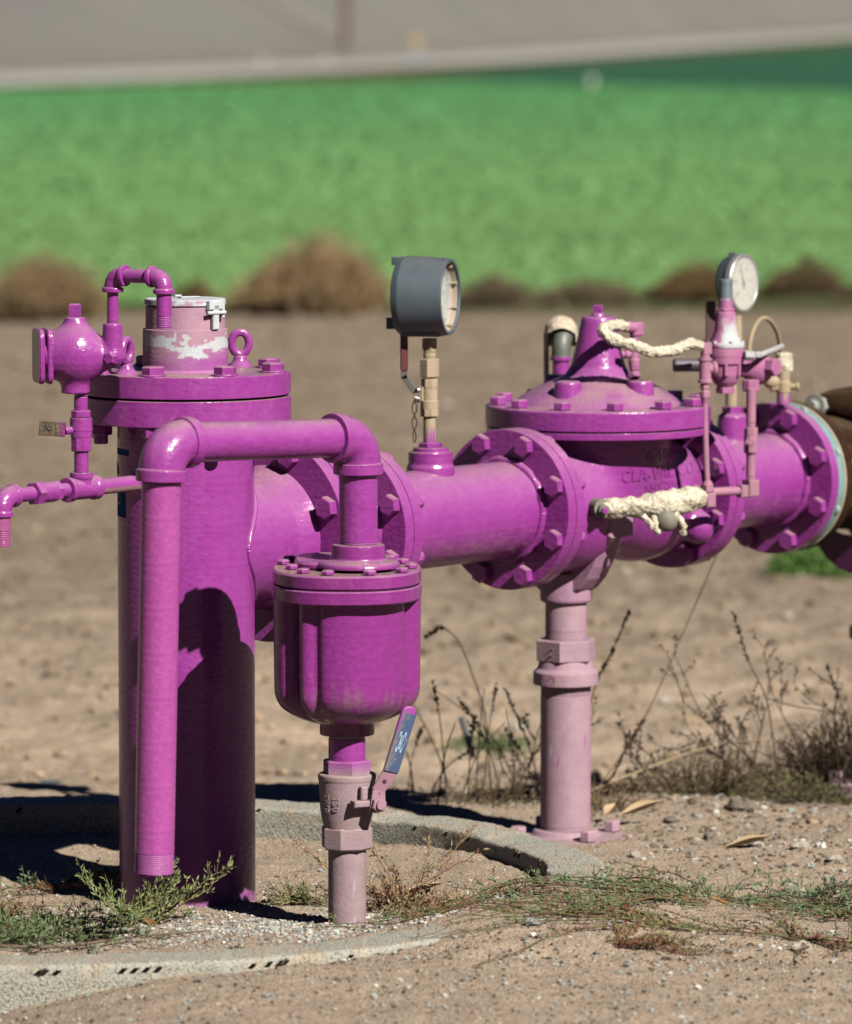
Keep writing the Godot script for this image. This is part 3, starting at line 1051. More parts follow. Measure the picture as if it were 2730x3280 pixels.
func air_valve() -> void:
	var c := Vector3(-0.1225, -0.009, 0.602)
	var up := Vector3.UP
	var o := thing("air_release_valve", "purple pot-shaped air valve with bolted lid, in front of the pipeline", "air valve", c + up * 0.37)
	# body: a lobed cross-section that closes to a rounded bottom
	var outline := func(a: float) -> float:
		var bump := func(at: float, wide: float, high: float) -> float: return high * exp(-pow(wrapf(a - at, -PI, PI) / wide, 2.0))
		var r: float = 0.0985 + bump.call(2.78, 0.30, 0.013) + bump.call(2.44, 0.085, -0.017) + bump.call(2.22, 0.10, 0.005) + bump.call(2.03, 0.07, -0.005)
		r += bump.call(0.40, 0.075, -0.011) + bump.call(0.10, 0.20, 0.010) + bump.call(1.2, 0.6, -0.003)
		return r
	var m := Mb.new(POT, 0.3)
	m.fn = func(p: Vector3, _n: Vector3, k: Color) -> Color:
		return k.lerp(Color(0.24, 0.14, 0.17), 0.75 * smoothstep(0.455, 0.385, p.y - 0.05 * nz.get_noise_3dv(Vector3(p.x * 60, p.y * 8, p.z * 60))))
	var rows := []
	var hs := [0.600]
	for i in 12:
		hs.append(0.592 - 0.0125 * i)
	for i in 18:
		hs.append(lerpf(0.448, 0.389, sin(PI / 2 * (i + 1) / 18.0)))
	for h in hs:
		var k := 1.0
		if h < 0.452:
			var f: float = (0.452 - h) / 0.0635
			k = pow(maxf(0.0, 1.0 - pow(f, 2.1)), 0.42)
		k = maxf(k, 0.2)
		if h > 0.452:
			k = lerpf(1.0, 1.015, (h - 0.452) / 0.15)
		var row := PackedInt32Array()
		for q in 160:
			var a := TAU * q / 160
			var r: float = outline.call(a)
			r = lerpf(0.088, r, clampf((k - 0.3) / 0.6, 0.0, 1.0)) * k
			row.append(m.put(c + Vector3(cos(a) * r * 1.05, h, sin(a) * r * (1.36 if sin(a) > 0.0 else 1.42)), Vector3(cos(a), 0.0, sin(a))))
		rows.append(row)
	for i in rows.size() - 1:
		for q in 160:
			var q1 := (q + 1) % 160
			m.quad(rows[i][q], rows[i][q1], rows[i + 1][q1], rows[i + 1][q])
	m.renorm(0)
	part(m, "pot", M.paint, o)
	# lid and rim: a rounded octagon
	var plan := func(k: float) -> PackedVector2Array:
		var out := PackedVector2Array()
		for i in 72:
			var a := TAU * i / 72
			var e := Vector2(signf(cos(a)) * pow(absf(cos(a)), 0.84), signf(sin(a)) * pow(absf(sin(a)), 0.84))
			out.append(Vector2(e.x * 0.1160, e.y * 0.152) * k)
		return out
	m = Mb.new(POT, 0.3)
	prism(m, plan.call(1.0), c + up * 0.5905, Vector3(1, 0, 0), Vector3(0, 0, 1), up, 0.0215, 0.002, true)
	part(m, "pot_rim", M.paint, o)
	m = Mb.new(POT, 0.9)
	prism(m, plan.call(0.992), c + up * 0.6132, Vector3(1, 0, 0), Vector3(0, 0, 1), up, 0.0225, 0.003, true)
	var lid := part(m, "lid", M.paint, o)
	m = Mb.new(Color(0.03, 0.01, 0.03), 0.0)
	prism(m, plan.call(0.975), c + up * 0.6115, Vector3(1, 0, 0), Vector3(0, 0, 1), up, 0.002, 0.0, true)
	part(m, "lid_joint", M.plain, o)
	m = Mb.new(POT, 0.9)
	prism(m, rect(0.150, 0.170, 0.050), c + Vector3(-0.006, 0.6352, -0.020), Vector3(1, 0, 0), Vector3(0, 0, 1), up, 0.013, 0.004, true)
	part(m, "lid_pad", M.paint, lid)
	m = Mb.new(POT, 0.7)
	lathe(m, Vector3(-0.1041, 0.631, 0.650), up, [Vector2(0, 0), Vector2(0, 0.066), Vector2(0.010, 0.062), Vector2(0.012, 0.042), Vector2(0.036, 0.0405), Vector2(0.036, 0)], 0.004, 48)
	part(m, "outlet_collar", M.paint, lid)
	var head := bolt_mesh(up, 0.0105, 0.0085, MAG, 0.8, 0.0, 0.0, 0.35)
	for b in [[-0.0905, -0.092], [-0.0990, -0.030], [-0.0840, 0.042], [-0.0650, 0.105], [-0.0270, 0.132], [0.0370, 0.132], [0.0860, 0.092], [0.0990, 0.030], [0.0870, -0.045], [0.0660, -0.100], [0.0, -0.138]]:
		piece(head, "lid_bolt", M.paint, lid, c + Vector3(b[0], 0.6355, b[1]))
	m = Mb.new(Color(0.30, 0.075, 0.22), 0.4)
	lathe(m, c, up, [Vector2(0.374, 0), Vector2(0.374, 0.0425), Vector2(0.394, 0.0425), Vector2(0.400, 0.050)], 0.003, 40)
	part(m, "inlet_neck", M.paint, o)


func pot_foot() -> void:
	var c := Vector3(-0.1225, -0.0160, 0.615)
	var up := Vector3.UP
	var o := thing("ball_valve", "dusty mauve ball valve with a blue lever handle, under the purple pot", "ball valve", c + up * 0.085)
	var m := Mb.new(MAG, 0.3)
	pipe(m, c + up * 0.325, c + up * 0.378, 0.0288, 4, 0)
	part(m, "nipple", M.paint, o)
	var drip := func(p: Vector3, _n: Vector3, _k: Color) -> Color:
		var e := 0.3125 + 0.008 * nz.get_noise_1d(p.x * 160.0) - (0.014 if absf(p.x + 0.1045) < 0.0035 else 0.0)
		return MAUVE.lerp(MAG, smoothstep(-0.001, 0.001, p.y - e))
	m = Mb.new(MAUVE, 0.4, drip)
	hexa(m, c + up * 0.318, c + up * 0.3435, 0.0385, 0.002, 0.75)
	part(m, "hex_end", M.faded, o)
	m = Mb.new(MAUVE, 0.45)
	lathe(m, c, up, [Vector2(0.2360, 0), Vector2(0.2360, 0.036), Vector2(0.2640, 0.0415), Vector2(0.2930, 0.0430), Vector2(0.2945, 0.0435), Vector2(0.3120, 0.0440), Vector2(0.3135, 0.0452), Vector2(0.3210, 0.0452), Vector2(0.3230, 0.042), Vector2(0.3230, 0)], 0.002, 56, 0.01)
	part(m, "body", M.faded, o)
	m = Mb.new(MAUVE, 0.3)
	hexa(m, c + up * 0.2045, c + up * 0.240, 0.0405, 0.003, 0.55, 8)
	part(m, "lower_hex", M.faded, o)
	var wear := func(p: Vector3, n: Vector3, k: Color) -> Color:
		return WHITE.lerp(k, 0.45) if absf(p.x + 0.1115 + 0.002 * nz.get_noise_1d(p.y * 40.0)) < 0.0012 and n.z > 0.3 and nz.get_noise_1d(p.y * 140.0) > 0.32 else k
	m = Mb.new(MAUVE, 0.4, wear)
	pipe(m, c + up * 0.03, c + up * 0.2065, 0.0294, 0, 0, 64)
	part(m, "riser_pipe", M.faded, o)
	m = Mb.new(MAUVE, 0.3)
	var cyl := func(p: Vector3) -> Vector3:
		var a := -0.62 + p.y / 0.0428
		return c + Vector3(sin(a) * (0.0425 + p.z), 0.279 - p.x, cos(a) * (0.0425 + p.z))
	letters(m, "150\nSWP", 0.0105, 0.0022, cyl, true)
	part(m, "raised_lettering", M.faded, o)
	# stem, stop and lever
	var d := Vector3(0.42, 0, 0.907)
	var r := Vector3(0.907, 0, -0.42)
	var hub := Vector3(-0.0766, 0.2645, 0.662)
	m = Mb.new(MAUVE, 0.4)
	rod(m, hub - d * 0.05, hub, 0.014, 24)
	block(m, hub - r * 0.022 - d * 0.008 + up * 0.001, Vector3(0.030, 0.010, 0.020), Basis(r, up, d), 0.002)
	block(m, hub - r * 0.016 - d * 0.012 + up * 0.016, Vector3(0.012, 0.022, 0.010), Basis(r, up, d), 0.002)
	part(m, "stem_stop", M.faded, o)
	var lever := Node3D.new()
	m = Mb.new(Color(0.36, 0.19, 0.28), 0.3)
	prism(m, PackedVector2Array([Vector2(-0.013, -0.006), Vector2(0.010, -0.012), Vector2(0.013, 0.004), Vector2(0.0125, 0.023), Vector2(-0.0085, 0.023)]), hub + d * 0.002, r, up, d, 0.004, 0.0006)
	var u2 := (up * 0.84 + r * 0.50 + d * 0.20).normalized()
	var d2 := (d - u2 * d.dot(u2)).normalized()
	var r2 := u2.cross(d2)
	var k2 := hub + d * 0.002 + up * 0.023 + r * 0.002
	prism(m, PackedVector2Array([Vector2(-0.0105, -0.003), Vector2(0.0105, -0.003), Vector2(0.0115, 0.037), Vector2(-0.0115, 0.037)]), k2, r2, u2, d2, 0.004, 0.0006)
	var plate := part(m, "lever", M.faded, o, "flat mauve lever arm")
	m = Mb.new(Color(0.10, 0.05, 0.07), 0.0)
	rod(m, k2 + u2 * 0.016 + d2 * 0.0038, k2 + u2 * 0.016 + d2 * 0.0045, 0.0036, 16)
	rod(m, hub + up * 0.017 + r * 0.003 + d * 0.0058, hub + up * 0.017 + r * 0.003 + d * 0.0065, 0.0013, 10)
	part(m, "lever_hole", M.plain, plate)
	m = Mb.new(Color(0.36, 0.19, 0.28), 0.3)
	hexa(m, hub + d * 0.006, hub + d * 0.014, 0.0125, 0.0015, 0.3)
	rod(m, hub + d * 0.013, hub + d * 0.0185, 0.0068, 18, 0.0012)
	part(m, "stem_nut", M.faded, o)
	var u3 := (up * 0.955 + r * 0.275 + d * 0.11).normalized()
	var d3 := (d - u3 * d.dot(u3)).normalized()
	var r3 := u3.cross(d3)
	var k3 := k2 + u2 * 0.034 - d2 * 0.001
	var sleeve := PackedVector2Array([Vector2(-0.0128, 0.0), Vector2(0.0128, 0.0)])
	for i in 13:
		var a := PI * i / 12
		sleeve.append(Vector2(cos(a) * 0.0128, 0.094 + sin(a) * 0.0115))
	m = Mb.new(Color(0.045, 0.085, 0.19), 0.0)
	m.fn = func(p: Vector3, _n: Vector3, k: Color) -> Color:
		var q := p - k3
		var x := q.dot(r3)
		var y := q.dot(u3)
		var f := nz.get_noise_3dv(p * 120.0)
		k = k.lerp(Color(0.25, 0.22, 0.19), 0.55 * smoothstep(-0.004, -0.010, x - 0.003 * f) + 0.5 * smoothstep(0.25, 0.5, f))
		return k.lerp(MAG, smoothstep(0.0, 0.0015, y - 0.1000 - 0.003 * f + (0.0 if x > -0.0105 else 0.035)))
	for strip in 14:
		var y0 := 0.094 * strip / 14.0
		var y1 := 0.094 * (strip + 1) / 14.0
		for s in 6:
			var x0 := lerpf(-0.0118, 0.0118, s / 6.0)
			var x1 := lerpf(-0.0118, 0.0118, (s + 1) / 6.0)
			var ids := []
			for e in [[x0, y0], [x1, y0], [x1, y1], [x0, y1]]:
				ids.append(m.put(k3 + r3 * e[0] + u3 * e[1] + d3 * 0.0072, d3))
			m.quad(ids[0], ids[1], ids[2], ids[3])
	prism(m, sleeve, k3, r3, u3, d3, 0.0071, 0.0018)
	var grip := part(m, "handle_sleeve", M.rubber, o, "blue plastic handle sleeve edged with purple overspray")
	m = Mb.new(Color(0.42, 0.58, 0.78), 0.0)
	m.vary = 0.3
	var flat := func(at: float, side: float) -> Callable:
		return func(p: Vector3) -> Vector3: return k3 + u3 * (at + p.x) + r3 * (side - p.y) + d3 * (0.0076 + p.z)
	letters(m, "NIBCO", 0.0052, 0.0003, flat.call(0.048, 0.0), true)
	letters(m, "MADE IN USA", 0.0018, 0.0003, flat.call(0.048, 0.0065))
	letters(m, "1\"", 0.003, 0.0003, flat.call(0.021, -0.001))
	for e in [[0.0335, 1.0], [0.0635, -1.0]]:
		for s in [-1.0, 1.0]:
			var t: Callable = flat.call(e[0], 0.0)
			m.face(t.call(Vector3(-0.0015 * e[1], 0.0052 * s, 0)), t.call(Vector3(0.009 * e[1], 0.0052 * s, 0)), t.call(Vector3(-0.0005 * e[1], 0.0022 * s, 0)))
	part(m, "print", M.plain, grip)


func discharge_pipe() -> void:
	var a := Vector3(-0.1041, 0.8312, 0.650)
	var b := Vector3(-0.3915, 0.8444, 0.930)
	var arm := (b - a).normalized()
	var down := Vector3(-0.0147, -0.6426, 0.010).normalized()
	var o := thing("discharge_pipe", "purple swan-neck pipe from the pot valve, hanging open-ended before the tall vessel", "pipe", Vector3(-0.25, 0.23, 0.9))
	var r := 0.0297
	var m := Mb.new(MAG, 0.35)
	pipe(m, Vector3(a.x, 0.655, a.z), a - Vector3.UP * 0.04, r, 6, 4, 64)
	part(m, "riser", M.paint, o)
	m = Mb.new(MAG, 0.45)
	elbow(m, a, arm, -Vector3.UP, 0.0565, 0.0345, 0.0385, 0.017, 56)
	part(m, "elbow", M.paint, o)
	m = Mb.new(MAG, 0.40)
	pipe(m, a + arm * 0.04, b - arm * 0.04, r, 5, 3, 64)
	part(m, "arm", M.paint, o)
	m = Mb.new(MAG, 0.45)
	elbow(m, b, -arm, down, 0.0565, 0.0345, 0.0385, 0.017, 56)
	part(m, "elbow", M.paint, o)
	m = Mb.new(Color(0.41, 0.085, 0.36), 0.25)
	var end := b + down * 0.643
	pipe(m, b + down * 0.04, end, r, 7, 11, 64)
	part(m, "down_pipe", M.paint, o)
	m = Mb.new(Color(0.03, 0.01, 0.02), 0.0)
	rod(m, end - down * 0.001, end + down * 0.0006, 0.025, 32)
	part(m, "open_bore", M.plain, o)


func drain_line() -> void:
	var up := Vector3.UP
	var d := Vector3(-0.62, 0, 0.7846)
	var s := Vector3(-0.386, 0.7355, 0.2625)
	var at := func(t: float) -> Vector3: return s + d * t
	var o := thing("drain_line", "thin purple pipe with tee and down-turned spout on the left of the vessel", "pipe", at.call(0.25))
	var dusty := func(p: Vector3, n: Vector3, c: Color) -> Color:
		return c.lerp(DUST, 0.75 * smoothstep(0.1, -0.5, n.y) * smoothstep(-0.60, -0.50, p.x))
	var m := Mb.new(MAG, 0.2, dusty)
	pipe(m, at.call(0.105), at.call(0.225), 0.0128, 0, 0, 32)
	part(m, "branch_pipe", M.paint, o)
	m = Mb.new(MAG, 0.2)
	lathe(m, at.call(0.10), d, [Vector2(0, 0.026), Vector2(0.012, 0.022), Vector2(0.02, 0.0128)], 0.003, 32)
	part(m, "socket", M.paint, o)
	m = Mb.new(MAG, 0.5)
	lathe(m, at.call(0.215), d, [Vector2(0, 0), Vector2(0, 0.0195), Vector2(0.011, 0.0195), Vector2(0.013, 0.0168), Vector2(0.036, 0.0175), Vector2(0.059, 0.0168), Vector2(0.061, 0.0195), Vector2(0.072, 0.0195), Vector2(0.072, 0)], 0.002, 40, 0.008)
	lathe(m, at.call(0.251), up, [Vector2(0, 0.0168), Vector2(0.014, 0.0160), Vector2(0.017, 0.0185), Vector2(0.026, 0.0185), Vector2(0.026, 0)], 0.002, 36, 0.008)
	part(m, "tee", M.paint, o)
	m = Mb.new(MAG, 0.3)
	pipe(m, at.call(0.285), at.call(0.318), 0.0118, 0, 0, 28)
	part(m, "nipple", M.paint, o)
	m = Mb.new(MAG, 0.3)
	pipe(m, at.call(0.365), at.call(0.415), 0.0118, 0, 0, 28)
	part(m, "nipple", M.paint, o)
	m = Mb.new(MAG, 0.35)
	hexa(m, at.call(0.306), at.call(0.319), 0.0165, 0.001, 0.3)
	lathe(m, at.call(0.318), d, [Vector2(0, 0), Vector2(0, 0.0165), Vector2(0.032, 0.0165), Vector2(0.032, 0)], 0.001, 32)
	hexa(m, at.call(0.349), at.call(0.364), 0.0195, 0.0015, 0.1)
	part(m, "union", M.paint, o)
	var corner: Vector3 = at.call(0.436)
	m = Mb.new(MAG, 0.45)
	elbow(m, corner, -d, -up, 0.031, 0.0160, 0.0185, 0.008, 40)
	part(m, "elbow", M.paint, o)
	m = Mb.new(Color(0.36, 0.10, 0.27), 0.2)
	pipe(m, corner - up * 0.02, corner - up * 0.0775, 0.0145, 3, 9, 36)
	part(m, "spout", M.paint, o)
	# small float valve above the tee
	var c: Vector3 = at.call(0.251)
	c.y = 0
	o = thing("float_vent_valve", "small round purple vent valve with looped pipe, left of the vessel cover", "air valve", c + up * 0.76)
	m = Mb.new(MAG, 0.35)
	pipe(m, c + up * 0.758, c + up * 0.800, 0.0112, 2, 0, 28)
	part(m, "riser", M.paint, o)
	m = Mb.new(MAG, 0.35)
	pipe(m, c + up * 0.855, c + up * 0.884, 0.0110, 0, 2, 28)
	part(m, "riser", M.paint, o)
	m = Mb.new(MAG, 0.45)
	hexa(m, c + up * 0.7945, c + up * 0.818, 0.0165, 0.0015, 0.4, 8)
	lathe(m, c, up, [Vector2(0.8165, 0), Vector2(0.8165, 0.0168), Vector2(0.8265, 0.0172), Vector2(0.8270, 0.0180), Vector2(0.8475, 0.0175), Vector2(0.8480, 0)], 0.0015, 36)
	hexa(m, c + up * 0.8478, c + up * 0.859, 0.0162, 0.0012, 0.4, 8)
	var cock := part(m, "isolating_cock", M.paint, o)
	m = Mb.new(Color(0.23, 0.17, 0.11), 0.0)
	m.fn = func(p: Vector3, _n: Vector3, k: Color) -> Color:
		var f := nz.get_noise_3dv(p * 120.0)
		return k.lerp(Color(0.10, 0.12, 0.13), smoothstep(0.0, 0.3, f)).lerp(MAG, smoothstep(-0.578, -0.568, p.x + 0.01 * f))
	var hp := Vector3(-0.5855, 0.832, 0.475)
	for i in 5:
		block(m, hp + Vector3(-0.0165 + i * 0.0082, -0.0006 * i, 0.0), Vector3(0.0085, 0.0225, 0.004), Basis(Vector3(0, 0, 1), -0.10), 0.0008)
	rod(m, hp + Vector3(-0.004, 0.001, 0.0018), hp + Vector3(-0.004, 0.001, 0.004), 0.0045, 14)
	part(m, "rusty_lever", M.rust, cock, "short rusted flat lever")
	m = Mb.new(MAG, 0.3)
	rod(m, Vector3(-0.566, 0.8275, 0.474), c + up * 0.829, 0.0062, 14)
	part(m, "lever_stem", M.paint, cock)
	var s0 := Vector3(-0.5500, 0.9475, c.z)
	var boss := Vector3(-0.4905, 0.943, c.z + 0.012)
	var shape := func(p: Vector3) -> float:
		var f := ball(p, s0, Vector3(0.046, 0.050, 0.046))
		f = smin(f, can(p, s0, s0 + Vector3(-0.046, -0.003, 0.0), 0.0375), 0.012)
		f = smin(f, can(p, s0 + up * 0.035, s0 + up * 0.058, 0.0165), 0.012)
		f = smin(f, can(p, s0 - up * 0.062, s0 - up * 0.03, 0.0225), 0.008)
		f = smin(f, capsule(p, s0 + Vector3(0.02, -0.004, 0), boss, 0.030, 0.0165), 0.018)
		f = smin(f, can(p, boss, boss + up * 0.0535, 0.0158), 0.008)
		return f
	m = Mb.new(MAG, 0.4)
	nets(m, shape, Vector3(-0.64, 0.87, c.z - 0.06), Vector3(-0.46, 1.015, c.z + 0.06), 0.0034)
	part(m, "round_body", M.paint, o)
	m = Mb.new(MAG, 0.5)
	hexa(m, s0 + up * 0.057, s0 + up * 0.079, 0.0115, 0.002, 0.6, 4)
	part(m, "square_plug", M.paint, o)
	for x in [-0.0575, -0.0445]:
		m = Mb.new(MAG, 0.4)
		prism(m, rect(0.082, 0.086, 0.014), s0 + Vector3(x - 0.0045, -0.003, 0), Vector3(0.22, 0, 0.975), up, Vector3(0.975, 0, -0.22), 0.0088, 0.002, true)
		part(m, "end_plate", M.paint, o)
	m = Mb.new(MAG, 0.5)
	hexa(m, boss + Vector3(0, 0, 0.012), boss + Vector3(-0.006, 0, 0.0235), 0.0105, 0.002, 0.3)
	part(m, "hex_screw", M.paint, o)
	var e1 := Vector3(-0.4900, 1.0715, boss.z)
	var e2 := Vector3(-0.4075, 1.0715, boss.z + 0.052)
	var over := (e2 - e1).normalized()
	m = Mb.new(MAG, 0.35)
	pipe(m, boss + up * 0.05, e1 - up * 0.02, 0.0090, 0, 0, 28)
	pipe(m, e1 + over * 0.018, e2 - over * 0.018, 0.0110, 4, 0, 32)
	pipe(m, e2 - up * 0.02, Vector3(e2.x, 0.992, e2.z), 0.0120, 0, 7, 32)
	part(m, "loop_pipe", M.paint, o)
	for e in [[e1, over], [e2, -over]]:
		m = Mb.new(MAG, 0.5)
		elbow(m, e[0], e[1], -up, 0.0265, 0.0138, 0.0172, 0.0075, 40)
		part(m, "elbow", M.paint, o)


func pipe_stand(at: Vector3, label: String, saddle: bool) -> void:
	var up := Vector3.UP
	var o := thing("pipe_stand", label, "pipe stand", at, "adjustable pipe stands under the pipeline")
	var m := Mb.new(PINK, 0.35)
	lathe(m, at + up * 0.008, up, [Vector2(0, 0), Vector2(0, 0.113), Vector2(0.024, 0.113), Vector2(0.026, 0.062), Vector2(0.036, 0.056), Vector2(0.036, 0)], 0.003, 72, 0.012)
	part(m, "base_flange", M.faded, o)
	var bolt := bolt_mesh(up, 0.0155, 0.020, PINK, 0.3, 0.0, 0.0, 0.5)
	for i in 4:
		var a := 0.42 + TAU * i / 4
		piece(bolt, "bolt", M.faded, o, at + Vector3(sin(a) * 0.092, 0.033, cos(a) * 0.092))
	var chips := func(p: Vector3, n: Vector3, k: Color) -> Color:
		var f := nz.get_noise_3dv(p * 150.0)
		var q := nz.get_noise_3dv(Vector3(p.x * 30, p.y * 14, p.z * 30) + Vector3(4, 4, 4))
		if f > 0.5 and q > 0.28:
			return WHITE
		if f < -0.62 and q < -0.2:
			return MAG
		return k
	m = Mb.new(PINK, 0.15, chips)
	pipe(m, at + up * 0.04, at + up * 0.304, 0.0445, 4, 8, 96)
	part(m, "lower_pipe", M.faded, o)
	m = Mb.new(PINK, 0.35)
	m.fn = func(p: Vector3, _n: Vector3, k: Color) -> Color:
		return MAG if absf((p.x - at.x + 0.026) - 0.5 * (p.y - at.y - 0.325)) < 0.0016 and p.y - at.y < 0.34 else k
	lathe(m, at, up, [Vector2(0.301, 0), Vector2(0.301, 0.0575), Vector2(0.324, 0.0575), Vector2(0.330, 0.050), Vector2(0.336, 0.0485), Vector2(0.345, 0.046), Vector2(0.345, 0)], 0.002, 72, 0.006)
	var sleeve := part(m, "coupling", M.faded, o)
	m = Mb.new(PINK, 0.35)
	hexa(m, at + up * 0.3435, at + up * 0.381, 0.0545, 0.002, 0.30)
	part(m, "reducer_nut", M.faded, o)
	if saddle:
		m = Mb.new(Color(0.22, 0.11, 0.15), 0.0)
		letters(m, "3", 0.013, 0.001, func(p: Vector3) -> Vector3:
			var a := -0.42 + p.x / 0.0575
			return at + Vector3(sin(a) * (0.0578 + p.z), 0.3125 + p.y, cos(a) * (0.0578 + p.z)))
		part(m, "size_mark", M.faded, sleeve)
		m = Mb.new(Color(0.24, 0.14, 0.15), 0.0)
		var fn := Vector3(-0.27, 0, 0.963)
		letters(m, "2½", 0.013, 0.001, func(p: Vector3) -> Vector3: return at + fn * (0.0476 + p.z) + Vector3(0.963, 0, 0.27) * (p.x - 0.006) + up * (0.363 + p.y))
		part(m, "size_mark", M.faded, sleeve)
	m = Mb.new(PINK, 0.1)
	pipe(m, at + up * 0.375, at + up * 0.56, 0.0365, 8, 0, 64)
	part(m, "upper_pipe", M.faded, o)
	if not saddle:
		return
	# cradle that carries the valve inlet
	m = Mb.new(PINK.lerp(MAG, 0.25), 0.3)
	lathe(m, at, up, [Vector2(0.447, 0), Vector2(0.447, 0.043), Vector2(0.452, 0.0455), Vector2(0.500, 0.0455), Vector2(0.500, 0)], 0.002, 48)
	part(m, "cradle_collar", M.faded, o)
	m = Mb.new(PINK.lerp(MAG, 0.35), 0.6)
	var c := Vector3(0, 0.6235, 0)
	var ring := []
	for side in [-1.0, 1.0]:
		var along: float = 0.030 * side
		var poly := PackedVector2Array()
		for i in 17:
			var a := lerpf(PI + 0.30, TAU - 0.30, i / 16.0)
			poly.append(Vector2(cos(a), sin(a)) * 0.099)
		for i in 17:
			var a := lerpf(TAU - 0.30, PI + 0.30, i / 16.0)
			var k := 0.113 + 0.055 * pow(absf(sin(a)), 4.0)
			poly.append(Vector2(cos(a), sin(a)) * k)
		ring.append(poly)
	prism(m, ring[0], Vector3(at.x, 0.6235, at.z) - U * 0.028, W, up, U, 0.056, 0.003, false)
	part(m, "cradle", M.faded, o)
	for s in [-1.0, 1.0]:
		m = Mb.new(PINK.lerp(MAG, 0.2), 0.4)
		block(m, Vector3(at.x, 0.594, at.z) + W * 0.1135 * s, Vector3(0.018, 0.05, 0.07), Basis(W, up, U), 0.004)
		part(m, "cradle_lug", M.faded, o)


func wrap_fn(grey: float) -> Callable:
	return func(p: Vector3, _n: Vector3, c: Color) -> Color:
		var f := nz.get_noise_3dv(p * 55.0)
		var g := nz.get_noise_3dv(p * 130.0 + Vector3(3, 1, 2))
		c = c.lerp(Color(0.46, 0.34, 0.23), 0.40 * smoothstep(0.1, 0.55, f))
		return c.lerp(Color(0.10, 0.085, 0.06), grey * smoothstep(0.10, -0.06, absf(g) - 0.02))


